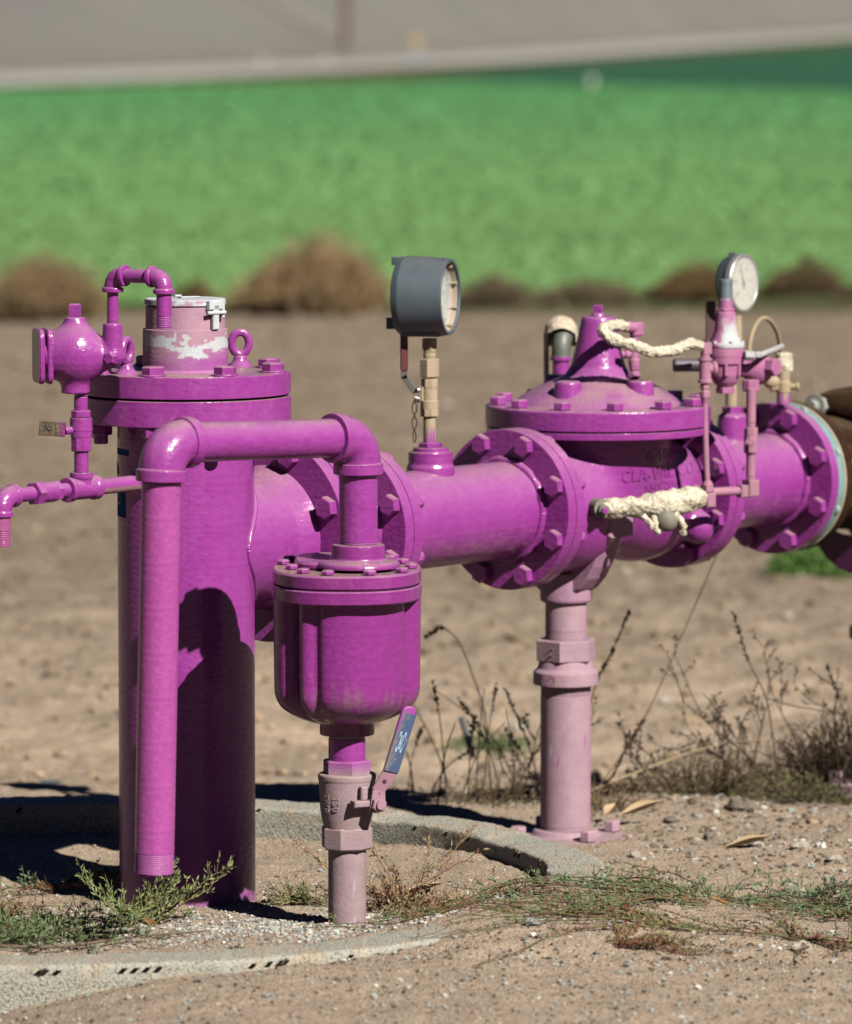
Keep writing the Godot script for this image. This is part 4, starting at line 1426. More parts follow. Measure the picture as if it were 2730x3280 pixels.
func pilot_system() -> void:
	var up := Vector3.UP
	var o := thing("pilot_regulator", "small purple pressure regulator with white-painted bell, right of the valve tower", "pressure regulator", Vector3(0.529, 0.80, -0.62))
	var c := Vector3(0.529, 0, -0.62)
	var splash := func(p: Vector3, n: Vector3, k: Color) -> Color:
		var f := nz.get_noise_3dv(p * 60.0)
		var q := smoothstep(0.02, -0.02, absf(p.y - 0.905) - 0.028 - 0.012 * f) * smoothstep(-0.35, 0.1, n.x + 0.3 * f + 0.4 * n.z * 0.5)
		return k.lerp(WHITE, clampf(q * 1.3, 0.0, 1.0) if p.y > 0.886 else 0.25 * smoothstep(0.3, 0.5, f))
	var m := Mb.new(Color(0.40, 0.11, 0.31), 0.35, splash)
	lathe(m, c, up, [Vector2(0.8910, 0), Vector2(0.8910, 0.0335), Vector2(0.8985, 0.0335), Vector2(0.9000, 0.0290), Vector2(0.912, 0.0225), Vector2(0.925, 0.0195), Vector2(0.952, 0.0172), Vector2(0.9560, 0.0150), Vector2(0.9560, 0)], 0.002, 64, 0.004)
	for i in 6:
		var a := TAU * i / 6 + 0.3
		hexa(m, c + Vector3(sin(a) * 0.0295, 0.8980, cos(a) * 0.0295), c + Vector3(sin(a) * 0.0295, 0.9035, cos(a) * 0.0295), 0.0042, 0.0008)
	part(m, "bell", M.faded, o)
	m = Mb.new(SLATE * 1.6, 0.1)
	m.fn = func(p: Vector3, _n: Vector3, k: Color) -> Color: return k.lerp(Color(0.36, 0.12, 0.30), smoothstep(0.984, 0.968, p.y))
	lathe(m, c, up, [Vector2(0.954, 0), Vector2(0.954, 0.0132), Vector2(0.976, 0.0130), Vector2(0.977, 0.0118), Vector2(1.003, 0.0118), Vector2(1.0045, 0.0125), Vector2(1.0115, 0.0122), Vector2(1.0115, 0)], 0.001, 36, 0.004)
	part(m, "adjusting_cap", M.rubber, o)
	m = Mb.new(Color(0.40, 0.11, 0.31), 0.35)
	hexa(m, c + up * 0.9555, c + up * 0.9605, 0.0175, 0.001, 0.3)
	part(m, "lock_nut", M.faded, o)
	m = Mb.new(Color(0.40, 0.12, 0.31), 0.35)
	lathe(m, c, up, [Vector2(0.8105, 0), Vector2(0.8105, 0.0100), Vector2(0.8220, 0.0145), Vector2(0.8300, 0.0215), Vector2(0.8420, 0.0265), Vector2(0.8610, 0.0275), Vector2(0.8625, 0.0320), Vector2(0.8750, 0.0325), Vector2(0.8760, 0.0335), Vector2(0.8905, 0.0335), Vector2(0.8905, 0)], 0.0025, 56)
	for k in 3:
		var a := -0.9 + 0.9 * k
		block(m, c + Vector3(sin(a) * 0.026, 0.853, cos(a) * 0.026), Vector3(0.006, 0.022, 0.012), Basis(up, a), 0.001)
	part(m, "bowl", M.faded, o)
	m = Mb.new(Color(0.40, 0.12, 0.31), 0.35)
	hexa(m, c + up * 0.8100, c + up * 0.8205, 0.0170, 0.001, 0.2)
	part(m, "drain_plug", M.faded, o)
	m = Mb.new(Color(0.06, 0.045, 0.075), 0.25)
	m.fn = func(p: Vector3, n: Vector3, k: Color) -> Color: return k.lerp(Color(0.30, 0.06, 0.24), 0.6 * smoothstep(0.2, 0.5, nz.get_noise_3dv(p * 60.0)))
	lathe(m, Vector3(0.435, 0.861, -0.605), Vector3(1, 0, -0.1), [Vector2(0, 0), Vector2(0.001, 0.0105), Vector2(0.004, 0.0120), Vector2(0.07, 0.0120), Vector2(0.07, 0)], 0.002, 32)
	part(m, "side_plunger", M.rubber, o)
	m = Mb.new(Color(0.40, 0.12, 0.31), 0.3)
	var k := Vector3(0.5880, 0.8520, -0.655)
	nets(m, func(p: Vector3) -> float: return smin(ball(p, k, Vector3(0.029, 0.030, 0.027)), can(p, k - Vector3(0.06, 0, -0.03), k, 0.014), 0.01), k - Vector3(0.08, 0.04, 0.04), k + Vector3(0.04, 0.04, 0.06), 0.003)
	hexa(m, k + Vector3(0.018, 0.003, 0.012), k + Vector3(0.033, 0.003, 0.024), 0.0165, 0.0015, 0.2)
	hexa(m, Vector3(0.5740, 0.813, -0.62), Vector3(0.5740, 0.834, -0.62), 0.0155, 0.0015, 0.5, 8)
	part(m, "side_strainer", M.faded, o)
	m = Mb.new(Color(0.42, 0.44, 0.48), 0.1)
	hexa(m, Vector3(0.561, 0.878, -0.60), Vector3(0.578, 0.877, -0.605), 0.0095, 0.001, 0.2)
	block(m, Vector3(0.584, 0.879, -0.605), Vector3(0.012, 0.011, 0.012), Basis(up, 0.3), 0.002)
	hose(m, curve([Vector3(0.588, 0.878, -0.605), Vector3(0.602, 0.8815, -0.63), Vector3(0.622, 0.8830, -0.70), Vector3(0.640, 0.882, -0.80)], 6), 0.0052, 12)
	part(m, "side_fitting", M.faded, o)

	# sensing tubes
	o = thing("sensing_tube", "thin dusty purple tube with a tee, down the bonnet's right edge", "tube", Vector3(0.495, 0.61, -0.55))
	var tp := Color(0.40, 0.165, 0.285)
	m = Mb.new(tp, 0.3)
	var x0 := Vector3(0.4895, 0, -0.55)
	hose(m, curve([x0 + up * 0.815, x0 + up * 0.78, x0 + Vector3(0.0025, 0.70, 0), x0 + Vector3(0.005, 0.655, 0)], 8), 0.0053, 16)
	part(m, "tube", M.faded, o)
	m = Mb.new(tp, 0.3)
	lathe(m, x0, up, [Vector2(0.8330, 0), Vector2(0.8330, 0.0125), Vector2(0.8385, 0.0125), Vector2(0.8390, 0.0105), Vector2(0.8715, 0.0105), Vector2(0.8720, 0.0125), Vector2(0.8770, 0.0125), Vector2(0.8770, 0)], 0.001, 32)
	lathe(m, x0 + up * 0.858, Vector3(0.9, 0, -0.3), [Vector2(0, 0), Vector2(0, 0.0098), Vector2(0.012, 0.0098), Vector2(0.014, 0.013), Vector2(0.020, 0.013), Vector2(0.022, 0)], 0.001, 28)
	part(m, "tee", M.faded, o)
	m = Mb.new(tp, 0.3)
	hexa(m, x0 + up * 0.8225, x0 + up * 0.8310, 0.0092, 0.001, 0.3)
	hexa(m, x0 + up * 0.8065, x0 + up * 0.8200, 0.0105, 0.0015, 0.3)
	lathe(m, x0, up, [Vector2(0.7985, 0.0055), Vector2(0.8075, 0.0085)], 0.001, 20)
	rod(m, x0 + up * 0.818, x0 + up * 0.835, 0.007, 16)
	part(m, "upper_nut", M.faded, o)
	m = Mb.new(tp, 0.3)
	rod(m, x0 + up * 0.874, x0 + up * 0.886, 0.0085, 18)
	block(m, x0 + Vector3(0.002, 0.8935, 0), Vector3(0.016, 0.021, 0.016), Basis(up, 0.35), 0.0015)
	part(m, "top_block", M.faded, o)
	m = Mb.new(tp, 0.3)
	var x1 := x0 + Vector3(0.0055, 0, 0)
	hexa(m, x1 + up * 0.6405, x1 + up * 0.654, 0.0108, 0.0015, 0.3)
	lathe(m, x1, up, [Vector2(0.6535, 0.010), Vector2(0.661, 0.006)], 0.0005, 20)
	block(m, x1 + Vector3(0.004, 0.627, 0), Vector3(0.017, 0.026, 0.018), Basis(up, 0.3), 0.002)
	rod(m, x1 + up * 0.6445 + Vector3(-0.022, 0, -0.016), x1 + up * 0.6445, 0.008, 18)
	part(m, "lower_tee", M.faded, o)
	o = thing("cock_tube", "dusty purple tube with a small cock and square elbow, before the outlet pipe", "tube", Vector3(0.573, 0.62, -0.60))
	var y0 := Vector3(0.5735, 0, -0.60)
	m = Mb.new(tp, 0.2)
	pipe(m, y0 + up * 0.750, y0 + up * 0.820, 0.0085, 4, 0, 28)
	part(m, "tube", M.faded, o)
	m = Mb.new(tp, 0.2)
	pipe(m, y0 + up * 0.655, y0 + up * 0.708, 0.0082, 4, 0, 28)
	part(m, "tube", M.faded, o)
	m = Mb.new(tp, 0.2)
	rod(m, Vector3(0.503, 0.6395, -0.565), Vector3(0.556, 0.6395, -0.592), 0.0078, 24)
	part(m, "tube", M.faded, o)
	m = Mb.new(tp, 0.3)
	hexa(m, y0 + up * 0.7375, y0 + up * 0.751, 0.0128, 0.0012, 0.3, 8)
	lathe(m, y0, up, [Vector2(0.7045, 0), Vector2(0.7045, 0.0105), Vector2(0.7075, 0.0122), Vector2(0.7385, 0.0122), Vector2(0.7385, 0)], 0.001, 30)
	rod(m, y0 + Vector3(-0.002, 0.7245, 0.008), y0 + Vector3(-0.003, 0.7245, 0.0165), 0.0085, 20)
	rod(m, y0 + Vector3(-0.003, 0.7245, 0.016), y0 + Vector3(-0.0035, 0.7245, 0.0205), 0.0038, 14)
	block(m, y0 + Vector3(-0.002, 0.713, 0.013), Vector3(0.006, 0.012, 0.006), Basis(), 0.001)
	part(m, "cock", M.faded, o)
	m = Mb.new(Color(0.36, 0.17, 0.25), 0.3)
	block(m, y0 + up * 0.6435, Vector3(0.023, 0.030, 0.023), Basis(up, 0.65), 0.002)
	block(m, Vector3(0.561, 0.6385, -0.594), Vector3(0.020, 0.022, 0.020), Basis(up, 0.45), 0.002)
	part(m, "square_elbow", M.faded, o)

	# small isolating cock on the bonnet boss
	o = thing("bonnet_cock", "small purple cock on the bonnet boss, holding one end of the upper hose", "valve", Vector3(0.366, 0.838, -0.58))
	var j := Vector3(0.3665, 0, -0.58)
	m = Mb.new(Color(0.40, 0.12, 0.31), 0.45)
	rod(m, j + up * 0.836, j + up * 0.93, 0.0075, 18)
	hexa(m, j + up * 0.8400, j + up * 0.8505, 0.0118, 0.0012, 0.4)
	hexa(m, j + up * 0.8545, j + up * 0.8610, 0.0095, 0.001, 0.4, 8)
	lathe(m, j, up, [Vector2(0.860, 0), Vector2(0.860, 0.0098), Vector2(0.872, 0.0105), Vector2(0.874, 0.0088), Vector2(0.892, 0.0092), Vector2(0.893, 0)], 0.001, 24)
	rod(m, j + Vector3(-0.024, 0.882, 0.008), j + up * 0.882, 0.0058, 14)
	rod(m, j + Vector3(-0.017, 0.882, 0.006), j + Vector3(-0.009, 0.882, 0.003), 0.0082, 14)
	part(m, "cock_body", M.faded, o)
	m = Mb.new(Color(0.40, 0.12, 0.31), 0.4)
	block(m, j + Vector3(0.004, 0.926, 0), Vector3(0.020, 0.024, 0.018), Basis(up, 0.4), 0.002)
	rod(m, j + Vector3(-0.018, 0.9315, 0.018), j + Vector3(0.0, 0.9285, 0.004), 0.0098, 18)
	part(m, "elbow_block", M.faded, o)

	# wrapped hoses
	m = Mb.new(CREAM, 0.0, wrap_fn(0.55))
	var hp := curve([Vector3(0.350, 0.9310, -0.563), Vector3(0.3310, 0.9345, -0.535), Vector3(0.3125, 0.9320, -0.505), Vector3(0.3085, 0.9255, -0.49), Vector3(0.325, 0.9145, -0.485), Vector3(0.361, 0.9030, -0.49), Vector3(0.395, 0.8905, -0.505), Vector3(0.4275, 0.8915, -0.52), Vector3(0.457, 0.9005, -0.535), Vector3(0.470, 0.9040, -0.54)], 8)
	hose(m, hp, 0.0098, 20, 0.0035, 75.0, 0.0035)
	o = thing("wrapped_hose", "thin cream bandaged hose looping from the bonnet tower to the regulator", "hose", Vector3(0.39, 0.89, -0.51))
	part(m, "wrapping", M.wrap, o)
	m = Mb.new(Color(0.50, 0.47, 0.38), 0.2)
	hexa(m, Vector3(0.468, 0.9015, -0.540), Vector3(0.484, 0.8965, -0.547), 0.0108, 0.0015)
	part(m, "end_nut", M.faded, o)
	o = thing("wrapped_hose", "thick torn cream-wrapped hose across the front of the valve body", "hose", Vector3(0.39, 0.62, -0.42))
	m = Mb.new(CREAM, 0.0, wrap_fn(0.95))
	sweep(m, curve([Vector3(0.302, 0.6245, -0.415), Vector3(0.330, 0.6270, -0.418), Vector3(0.360, 0.6250, -0.425), Vector3(0.405, 0.6285, -0.435), Vector3(0.445, 0.6335, -0.452), Vector3(0.485, 0.6395, -0.480)], 10), PackedVector2Array([Vector2(0, 0), Vector2(0, 0.013), Vector2(0.010, 0.0165), Vector2(0.035, 0.0185), Vector2(0.05, 0.0165), Vector2(0.085, 0.0205), Vector2(0.13, 0.0225), Vector2(0.165, 0.0205), Vector2(0.192, 0.0165), Vector2(0.196, 0)]), 48, 0.003, 0.0075, 26.0)
	part(m, "wrapping", M.wrap, o)
	m = Mb.new(CREAM, 0.0, wrap_fn(1.0))
	for e in [[Vector3(0.395, 0.612, -0.416), Vector3(0.398, 0.588, -0.410), Vector3(0.404, 0.582, -0.414)], [Vector3(0.432, 0.615, -0.424), Vector3(0.446, 0.595, -0.420), Vector3(0.444, 0.578, -0.424)], [Vector3(0.375, 0.611, -0.416), Vector3(0.388, 0.600, -0.410), Vector3(0.392, 0.590, -0.412)]]:
		m = Mb.new(CREAM, 0.0, wrap_fn(1.0))
		hose(m, curve(e, 6), 0.0055, 10, 0.004, 90.0, 0.003)
		part(m, "loose_strip", M.wrap, o)
	m = Mb.new(Color(0.17, 0.18, 0.145), 0.2)
	nets(m, func(p: Vector3) -> float: return ball(p, Vector3(0.418, 0.603, -0.428), Vector3(0.021, 0.021, 0.019)), Vector3(0.385, 0.57, -0.46), Vector3(0.45, 0.63, -0.39), 0.004)
	rod(m, Vector3(0.292, 0.6255, -0.43), Vector3(0.306, 0.6255, -0.400), 0.0165, 24)
	rod(m, Vector3(0.3055, 0.6245, -0.401), Vector3(0.3085, 0.6235, -0.388), 0.0095, 16)
	part(m, "hose_valve", M.faded, o, "grey-green valve under torn wrapping")
	m = Mb.new(MAG, 0.1)
	hexa(m, Vector3(0.308, 0.6235, -0.390), Vector3(0.3095, 0.6230, -0.380), 0.0062, 0.001)
	part(m, "purple_nut", M.paint, o)

	# insulated elbow behind the bonnet
	o = thing("insulated_elbow", "dark grey pipe elbow under a cream insulation hood behind the valve tower", "pipe elbow", Vector3(0.245, 0.80, -0.80))
	var ec := Vector3(0.2440, 0, -0.84)
	m = Mb.new(MAG, 0.4)
	pipe(m, ec + up * 0.77, ec + up * 0.856, 0.0155, 0, 0, 28)
	rod(m, ec + up * 0.854, ec + up * 0.861, 0.0195, 28)
	part(m, "nipple", M.paint, o)
	m = Mb.new(Color(0.10, 0.115, 0.10), 0.2)
	hose(m, bend(ec + up * 0.858, ec + up * 0.900, ec + Vector3(0.035, 0.900, -0.09), 0.026), 0.0175, 28)
	part(m, "elbow", M.rubber, o)
	m = Mb.new(Color(0.56, 0.48, 0.37), 0.0, wrap_fn(0.5))
	var hood := Vector3(0.2445, 0.9020, -0.862)
	var first := m.v.size()
	var rr := []
	for i in 15:
		var th := lerpf(0.02, 1.75, i / 14.0)
		var row := PackedInt32Array()
		for q in 40:
			var a := TAU * q / 40
			var front := maxf(0.0, sin(a))
			var t2 := th * lerpf(1.0, 0.70, front * front)
			var dirv := Vector3(sin(t2) * cos(a), cos(t2), sin(t2) * sin(a))
			row.append(m.put(hood + Vector3(dirv.x * 0.0310, dirv.y * 0.0320 - (0.035 * maxf(0.0, th - 1.2) if front < 0.5 else 0.0), dirv.z * 0.034) * (1.0 + 0.05 * nz.get_noise_3dv(dirv * 2.4)), dirv))
		rr.append(row)
	for i in 14:
		for q in 40:
			m.quad(rr[i][q], rr[i][(q + 1) % 40], rr[i + 1][(q + 1) % 40], rr[i + 1][q])
	m.renorm(first)
	rod(m, hood + Vector3(-0.026, -0.085, -0.012), hood + Vector3(-0.027, 0.0, -0.006), 0.0050, 10)
	part(m, "insulation_hood", M.wrap, o)

	# round steel gauge with its port valve
	o = thing("pressure_gauge", "round steel-rimmed pressure gauge with cream dial at the right of the pipeline", "pressure gauge", Vector3(0.556, 0.76, -0.94))
	var g := Vector3(0.5575, 0, -0.938)
	m = Mb.new(BRASS, 0.2)
	pipe(m, g + up * 0.760, g + up * 0.800, 0.0104, 3, 0, 28)
	rod(m, g + up * 0.795, g + Vector3(0.010, 0.93, 0), 0.0085, 20)
	lathe(m, g + Vector3(0.009, 0.885, 0), up, [Vector2(0, 0), Vector2(0, 0.0105), Vector2(0.033, 0.0095), Vector2(0.035, 0.0075), Vector2(0.045, 0.0075), Vector2(0.045, 0)], 0.001, 24)
	part(m, "stem", M.matte, o)
	m = Mb.new(Color(0.10, 0.05, 0.055), 0.1)
	prism(m, rect(0.0185, 0.074, 0.006), Vector3(0.520, 0.918, -0.95), Vector3(0.99, 0.05, 0.1), up, Vector3(-0.1, 0, 0.99), 0.008, 0.002, true)
	block(m, Vector3(0.516, 0.878, -0.947), Vector3(0.018, 0.018, 0.005), Basis(), 0.001)
	part(m, "lever", M.rubber, o, "dark red-brown valve lever")
	var d := Vector3(0.84, 0.0, 0.543)
	var side := Vector3(0.543, 0, -0.84)
	var gc := Vector3(0.560, 0.9885, -0.953)
	m = Mb.new(Color(0.16, 0.19, 0.22), 0.08)
	lathe(m, gc, d, [Vector2(-0.012, 0), Vector2(-0.012, 0.046), Vector2(-0.006, 0.0495), Vector2(0.013, 0.0495), Vector2(0.014, 0)], 0.002, 64)
	block(m, gc + up * 0.0515 - d * 0.002, Vector3(0.012, 0.008, 0.012), Basis(), 0.001)
	part(m, "case", M.zinc, o)
	m = Mb.new(Color(0.62, 0.64, 0.66), 0.05)
	lathe(m, gc, d, [Vector2(0.012, 0), Vector2(0.012, 0.0535), Vector2(0.022, 0.0545), Vector2(0.0255, 0.0525), Vector2(0.0255, 0.0475), Vector2(0.020, 0.0470), Vector2(0.020, 0)], 0.0015, 72)
	part(m, "bezel", M.zinc, o)
	m = Mb.new(Color(0.38, 0.37, 0.285), 0.0)
	m.vary = 0.05
	rod(m, gc + d * 0.0195, gc + d * 0.0212, 0.0475, 56)
	part(m, "dial", M.plain, o)
	dial(o, gc + d * 0.0215, d, -side, 0.0465, 0.30)
	m = Mb.new(Color.WHITE, 0.0)
	rod(m, gc + d * 0.0245, gc + d * 0.0252, 0.0478, 48)
	part(m, "glass", M.glass, o)

	# capillary loop and wrapped test cock on the rusty flange
	o = thing("capillary_loop", "thin tan tube arching from the regulator to a wrapped tan test cock", "tube", Vector3(0.645, 0.77, -0.95))
	m = Mb.new(Color(0.36, 0.29, 0.18), 0.15)
	hose(m, curve([Vector3(0.577, 0.876, -0.72), Vector3(0.5800, 0.889, -0.76), Vector3(0.5885, 0.911, -0.80), Vector3(0.604, 0.9275, -0.85), Vector3(0.622, 0.9250, -0.89), Vector3(0.640, 0.9000, -0.94), Vector3(0.6475, 0.874, -0.965), Vector3(0.650, 0.860, -0.975)], 8), 0.0042, 12)
	part(m, "tube", M.faded, o)
	var tc := Vector3(0.6555, 0, -0.98)
	m = Mb.new(CREAM, 0.0, wrap_fn(0.6))
	lathe(m, tc, up, [Vector2(0.8255, 0), Vector2(0.8255, 0.0145), Vector2(0.857, 0.0155), Vector2(0.860, 0.010), Vector2(0.860, 0)], 0.002, 28, 0.004, 0.005, 80.0)
	part(m, "wrapping", M.wrap, o)
	m = Mb.new(Color(0.40, 0.33, 0.20), 0.2, tan_fn(0.782))
	lathe(m, tc, up, [Vector2(0.765, 0), Vector2(0.765, 0.0125), Vector2(0.785, 0.0120), Vector2(0.787, 0.0135), Vector2(0.806, 0.0135), Vector2(0.808, 0.0110), Vector2(0.827, 0.0125), Vector2(0.827, 0)], 0.001, 28)
	rod(m, tc + up * 0.797, tc + Vector3(0.026, 0.797, 0.004), 0.0062, 14)
	rod(m, tc + Vector3(0.023, 0.797, 0.004), tc + Vector3(0.028, 0.797, 0.004), 0.0085, 14)
	rod(m, tc + Vector3(-0.024, 0.795, 0.006), tc + up * 0.797, 0.0075, 14)
	nets(m, func(p: Vector3) -> float: return ball(p, tc + Vector3(-0.022, 0.806, 0.006), Vector3(0.016, 0.013, 0.012)), tc + Vector3(-0.045, 0.785, -0.02), tc + Vector3(0, 0.825, 0.03), 0.004)
	part(m, "test_cock", M.faded, o)


func far_stand() -> void:
	pipe_stand(Vector3(0.858, 0.0, -1.25), "pink pipe stand beyond the rusty valve, mostly cut off by the right edge", false)
	var o := thing("support_bracket", "dark purple curved bracket under the rusty valve at the right edge", "bracket", AX(1.02) - Vector3.UP * 0.2)
	var m := Mb.new(Color(0.10, 0.02, 0.085), 0.1)
	var poly := PackedVector2Array()
	for i in 15:
		var a := lerpf(PI + 0.15, TAU - 0.15, i / 14.0)
		poly.append(Vector2(cos(a), sin(a)) * 0.128)
	for i in 15:
		var a := lerpf(TAU - 0.15, PI + 0.15, i / 14.0)
		poly.append(Vector2(cos(a) * 0.140, sin(a) * 0.142 - 0.055 * pow(absf(sin(a)), 3.0)))
	prism(m, poly, AX(1.075), W, Vector3.UP, U, 0.010, 0.001)
	prism(m, poly, AX(1.20), W, Vector3.UP, U, 0.010, 0.001)
	part(m, "cradle_plate", M.paint, o)


# ---------------------------------------------------------------- the place

func hill_line(x: float) -> float:
	for i in HILL.size() - 1:
		if x < HILL[i + 1][0]:
			return lerpf(HILL[i][1], HILL[i + 1][1], (x - HILL[i][0]) / (HILL[i + 1][0] - HILL[i][0]))
	return HILL[-1][1]


func ground(x: float, z: float) -> float:
	var r := (Vector2(x, z) - RC).length()
	var pad := 0.030
	# outside the collar: the soil climbs over its rim towards the right
	var front := smoothstep(-0.1, 0.7, z)
	var lift := lerpf(-0.03, 0.093, smoothstep(-1.05, -0.25, x)) * front
	lift = lerpf(lift, 0.060, smoothstep(0.35, 1.0, x) * front)
	pad = lerpf(pad, lift, front)
	pad += 0.022 * exp(-pow((r - 0.90) / 0.14, 2.0)) * smoothstep(-0.2, 0.3, x)
	var inner := 0.046 + 0.022 * exp(-(pow((x + 0.14) / 0.30, 2.0) + pow((z - 0.72) / 0.30, 2.0))) + 0.035 * smoothstep(0.45, 0.95, z - 0.25 * (x + 0.5)) + 0.01 * smoothstep(-0.1, -0.5, z)
	inner += 0.008 * exp(-(pow((x + 0.40) / 0.20, 2.0) + pow((z - 0.40) / 0.14, 2.0)))
	var y := lerpf(inner, pad, smoothstep(0.80, 0.84, r))
	var ang := rad_to_deg(atan2(z - RC.y, x - RC.x))
	var bury := smoothstep(4.0, 14.0, ang) * smoothstep(50.0, 38.0, ang) * smoothstep(0.62, 0.76, r) * smoothstep(1.12, 0.92, r)
	y = lerpf(y, 0.1135, bury)
	y += 0.030 * smoothstep(-75.0, -25.0, ang) * smoothstep(12.0, -8.0, ang) * smoothstep(0.35, 0.74, r) * smoothstep(0.80, 0.765, r)
	var field := smoothstep(-0.95, -1.9, z - 0.12 * x + 0.25 * nz.get_noise_2d(x * 1.1, 4.0))
	field = maxf(field, smoothstep(1.6, 2.6, x) * 0.7)
	field = maxf(field, smoothstep(-1.7, -2.6, x) * 0.7)
	y = lerpf(y, -0.10, field)
	y += 0.005 * nz.get_noise_2d(x * 9.0, z * 9.0) + 0.0022 * nz.get_noise_2d(x * 45.0, z * 45.0)
	if field > 0.0 and z > -24.0:
		y += field * (0.016 * nz.get_noise_2d(x * 3.5, z * 2.4) + 0.008 * nz.get_noise_2d(x * 14.0 + 7.0, z * 14.0))
	var past := hill_line(x) - z
	if past > 0.0:
		y += past * 0.062 * smoothstep(0.0, 40.0, past) + 0.8 * nz.get_noise_2d(x * 0.02, z * 0.02) * smoothstep(0.0, 60.0, past)
	return y


func axis(fine_lo: float, fine_hi: float, fine: float, lo: float, hi: float, grow: float, cap_at := 1e9) -> PackedFloat32Array:
	var out := PackedFloat32Array()
	var x := fine_lo
	while x < fine_hi:
		out.append(x)
		x += fine
	var s := fine
	while x < hi:
		out.append(x)
		s = minf(s * grow, maxf(cap_at, absf(x) * 0.06))
		x += s
	out.append(hi)
	s = fine
	x = fine_lo
	var back := PackedFloat32Array()
	while x > lo:
		s = minf(s * grow, maxf(cap_at, absf(x) * 0.06))
		x -= s
		back.append(maxf(x, lo))
	back.reverse()
	back.append_array(out)
	return back


func sheet(xs: PackedFloat32Array, zs: PackedFloat32Array, height: Callable, color: Callable) -> Mb:
	var m := Mb.new()
	var w := xs.size()
	var h := zs.size()
	m.v.resize(w * h)
	m.n.resize(w * h)
	m.c.resize(w * h)
	var i := 0
	for z in zs:
		for x in xs:
			m.v[i] = Vector3(x, height.call(x, z), z)
			i += 1
	for b in h:
		for a in w:
			var k := b * w + a
			var dx := m.v[k + (1 if a < w - 1 else 0)] - m.v[k - (1 if a > 0 else 0)]
			var dz := m.v[k + (w if b < h - 1 else 0)] - m.v[k - (w if b > 0 else 0)]
			m.n[k] = dz.cross(dx).normalized()
			m.c[k] = color.call(m.v[k])
	m.idx.resize((w - 1) * (h - 1) * 6)
	i = 0
	for b in h - 1:
		for a in w - 1:
			var k := b * w + a
			for q in [k, k + 1, k + w + 1, k, k + w + 1, k + w]:
				m.idx[i] = q
				i += 1
	return m


func soil_color(p: Vector3) -> Color:
	var a := nz.get_noise_2d(p.x * 3.0, p.z * 3.0)
	var b := nz.get_noise_2d(p.x * 26.0, p.z * 26.0)
	var c := Color(0.262, 0.216, 0.172)
	var tilled := smoothstep(-3.0, -7.0, p.z)
	c = c.lerp(Color(0.180, 0.149, 0.119), tilled)
	c = c * (1.0 + 0.09 * a + 0.06 * b)
	if tilled > 0.0 or p.z < -1.5:
		var s := nz.get_noise_2d(p.x * 2.2, p.z * 2.6 + 0.8 * p.x) + 0.5 * nz.get_noise_2d(p.x * 0.5, p.z * 1.2)
		c = c * (1.0 + 0.20 * s)
	if p.z < -19.0:
		c = c.lerp(Color(0.06, 0.07, 0.035), smoothstep(-19.0, -20.0, p.z))
	var past := hill_line(p.x) - p.z
	if past > -8.0:
		var h := Color(0.132, 0.132, 0.128).lerp(Color(0.126, 0.131, 0.132), smoothstep(0.0, 90.0, past))
		h = h * (1.0 + 0.10 * nz.get_noise_2d(p.x * 0.05, p.z * 0.14))
		c = c.lerp(h, smoothstep(-8.0, -2.0, past))
	c.a = 1.0
	return c


func strip(m: Mb, low: Array, high: Array, y: float, rows := 10, tint := 0.08) -> void:
	# a sheet between two lines on the ground
	var cols := 60
	var at := func(line: Array, f: float) -> Vector2:
		var k := f * (line.size() - 1)
		var i := mini(int(k), line.size() - 2)
		return Vector2(line[i][0], line[i][1]).lerp(Vector2(line[i + 1][0], line[i + 1][1]), k - i)
	var ids := []
	for b in rows + 1:
		var row := PackedInt32Array()
		for a in cols + 1:
			var q: Vector2 = at.call(low, float(a) / cols).lerp(at.call(high, float(a) / cols), float(b) / rows)
			row.append(m.put(Vector3(q.x, y, q.y), Vector3.UP))
		ids.append(row)
	for b in rows:
		for a in cols:
			m.quad(ids[b][a], ids[b][a + 1], ids[b + 1][a + 1], ids[b + 1][a])


func scatter(called: String, meshes: Array, material: Material, places: Array, colors: Array) -> void:
	# things nobody could count: split over a few shapes
	for k in meshes.size():
		var mine := range(k, places.size(), meshes.size())
		if mine.is_empty():
			continue
		var mm := MultiMesh.new()
		mm.transform_format = MultiMesh.TRANSFORM_3D
		mm.use_colors = true
		mm.mesh = meshes[k]
		mm.instance_count = mine.size()
		for i in mine.size():
			mm.set_instance_transform(i, places[mine[i]])
			mm.set_instance_color(i, colors[mine[i]])
		var o := MultiMeshInstance3D.new()
		o.name = numbered(called)
		o.multimesh = mm
		o.material_override = material
		add_child(o)
		o.set_meta("kind", "stuff")


func pebble(sd: int, flat := 0.65, cuts := 2) -> ArrayMesh:
	var m := Mb.new(Color(1, 1, 1), 0.0)
	m.vary = 0.12
	var s := SphereMesh.new()
	s.radial_segments = 7 + cuts * 2
	s.rings = 3 + cuts
	s.radius = 0.5
	s.height = 1.0
	var arr := s.get_mesh_arrays()
	var vs: PackedVector3Array = arr[Mesh.ARRAY_VERTEX]
	var ix: PackedInt32Array = arr[Mesh.ARRAY_INDEX]
	var off := Vector3(sd * 3.1, sd * 1.7, sd)
	for i in vs.size():
		var d := vs[i].normalized()
		var k := 1.0 + 0.55 * nz.get_noise_3dv(d * 0.9 + off) + 0.25 * nz.get_noise_3dv(d * 2.2 + off)
		vs[i] = Vector3(d.x, d.y * flat, d.z * 0.85) * 0.5 * k
	for i in range(0, ix.size(), 3):
		if vs[ix[i]].distance_to(vs[ix[i + 1]]) > 1e-4 and vs[ix[i]].distance_to(vs[ix[i + 2]]) > 1e-4 and vs[ix[i + 1]].distance_to(vs[ix[i + 2]]) > 1e-4:
			m.face(vs[ix[i]], vs[ix[i + 1]], vs[ix[i + 2]])
	return m.mesh()


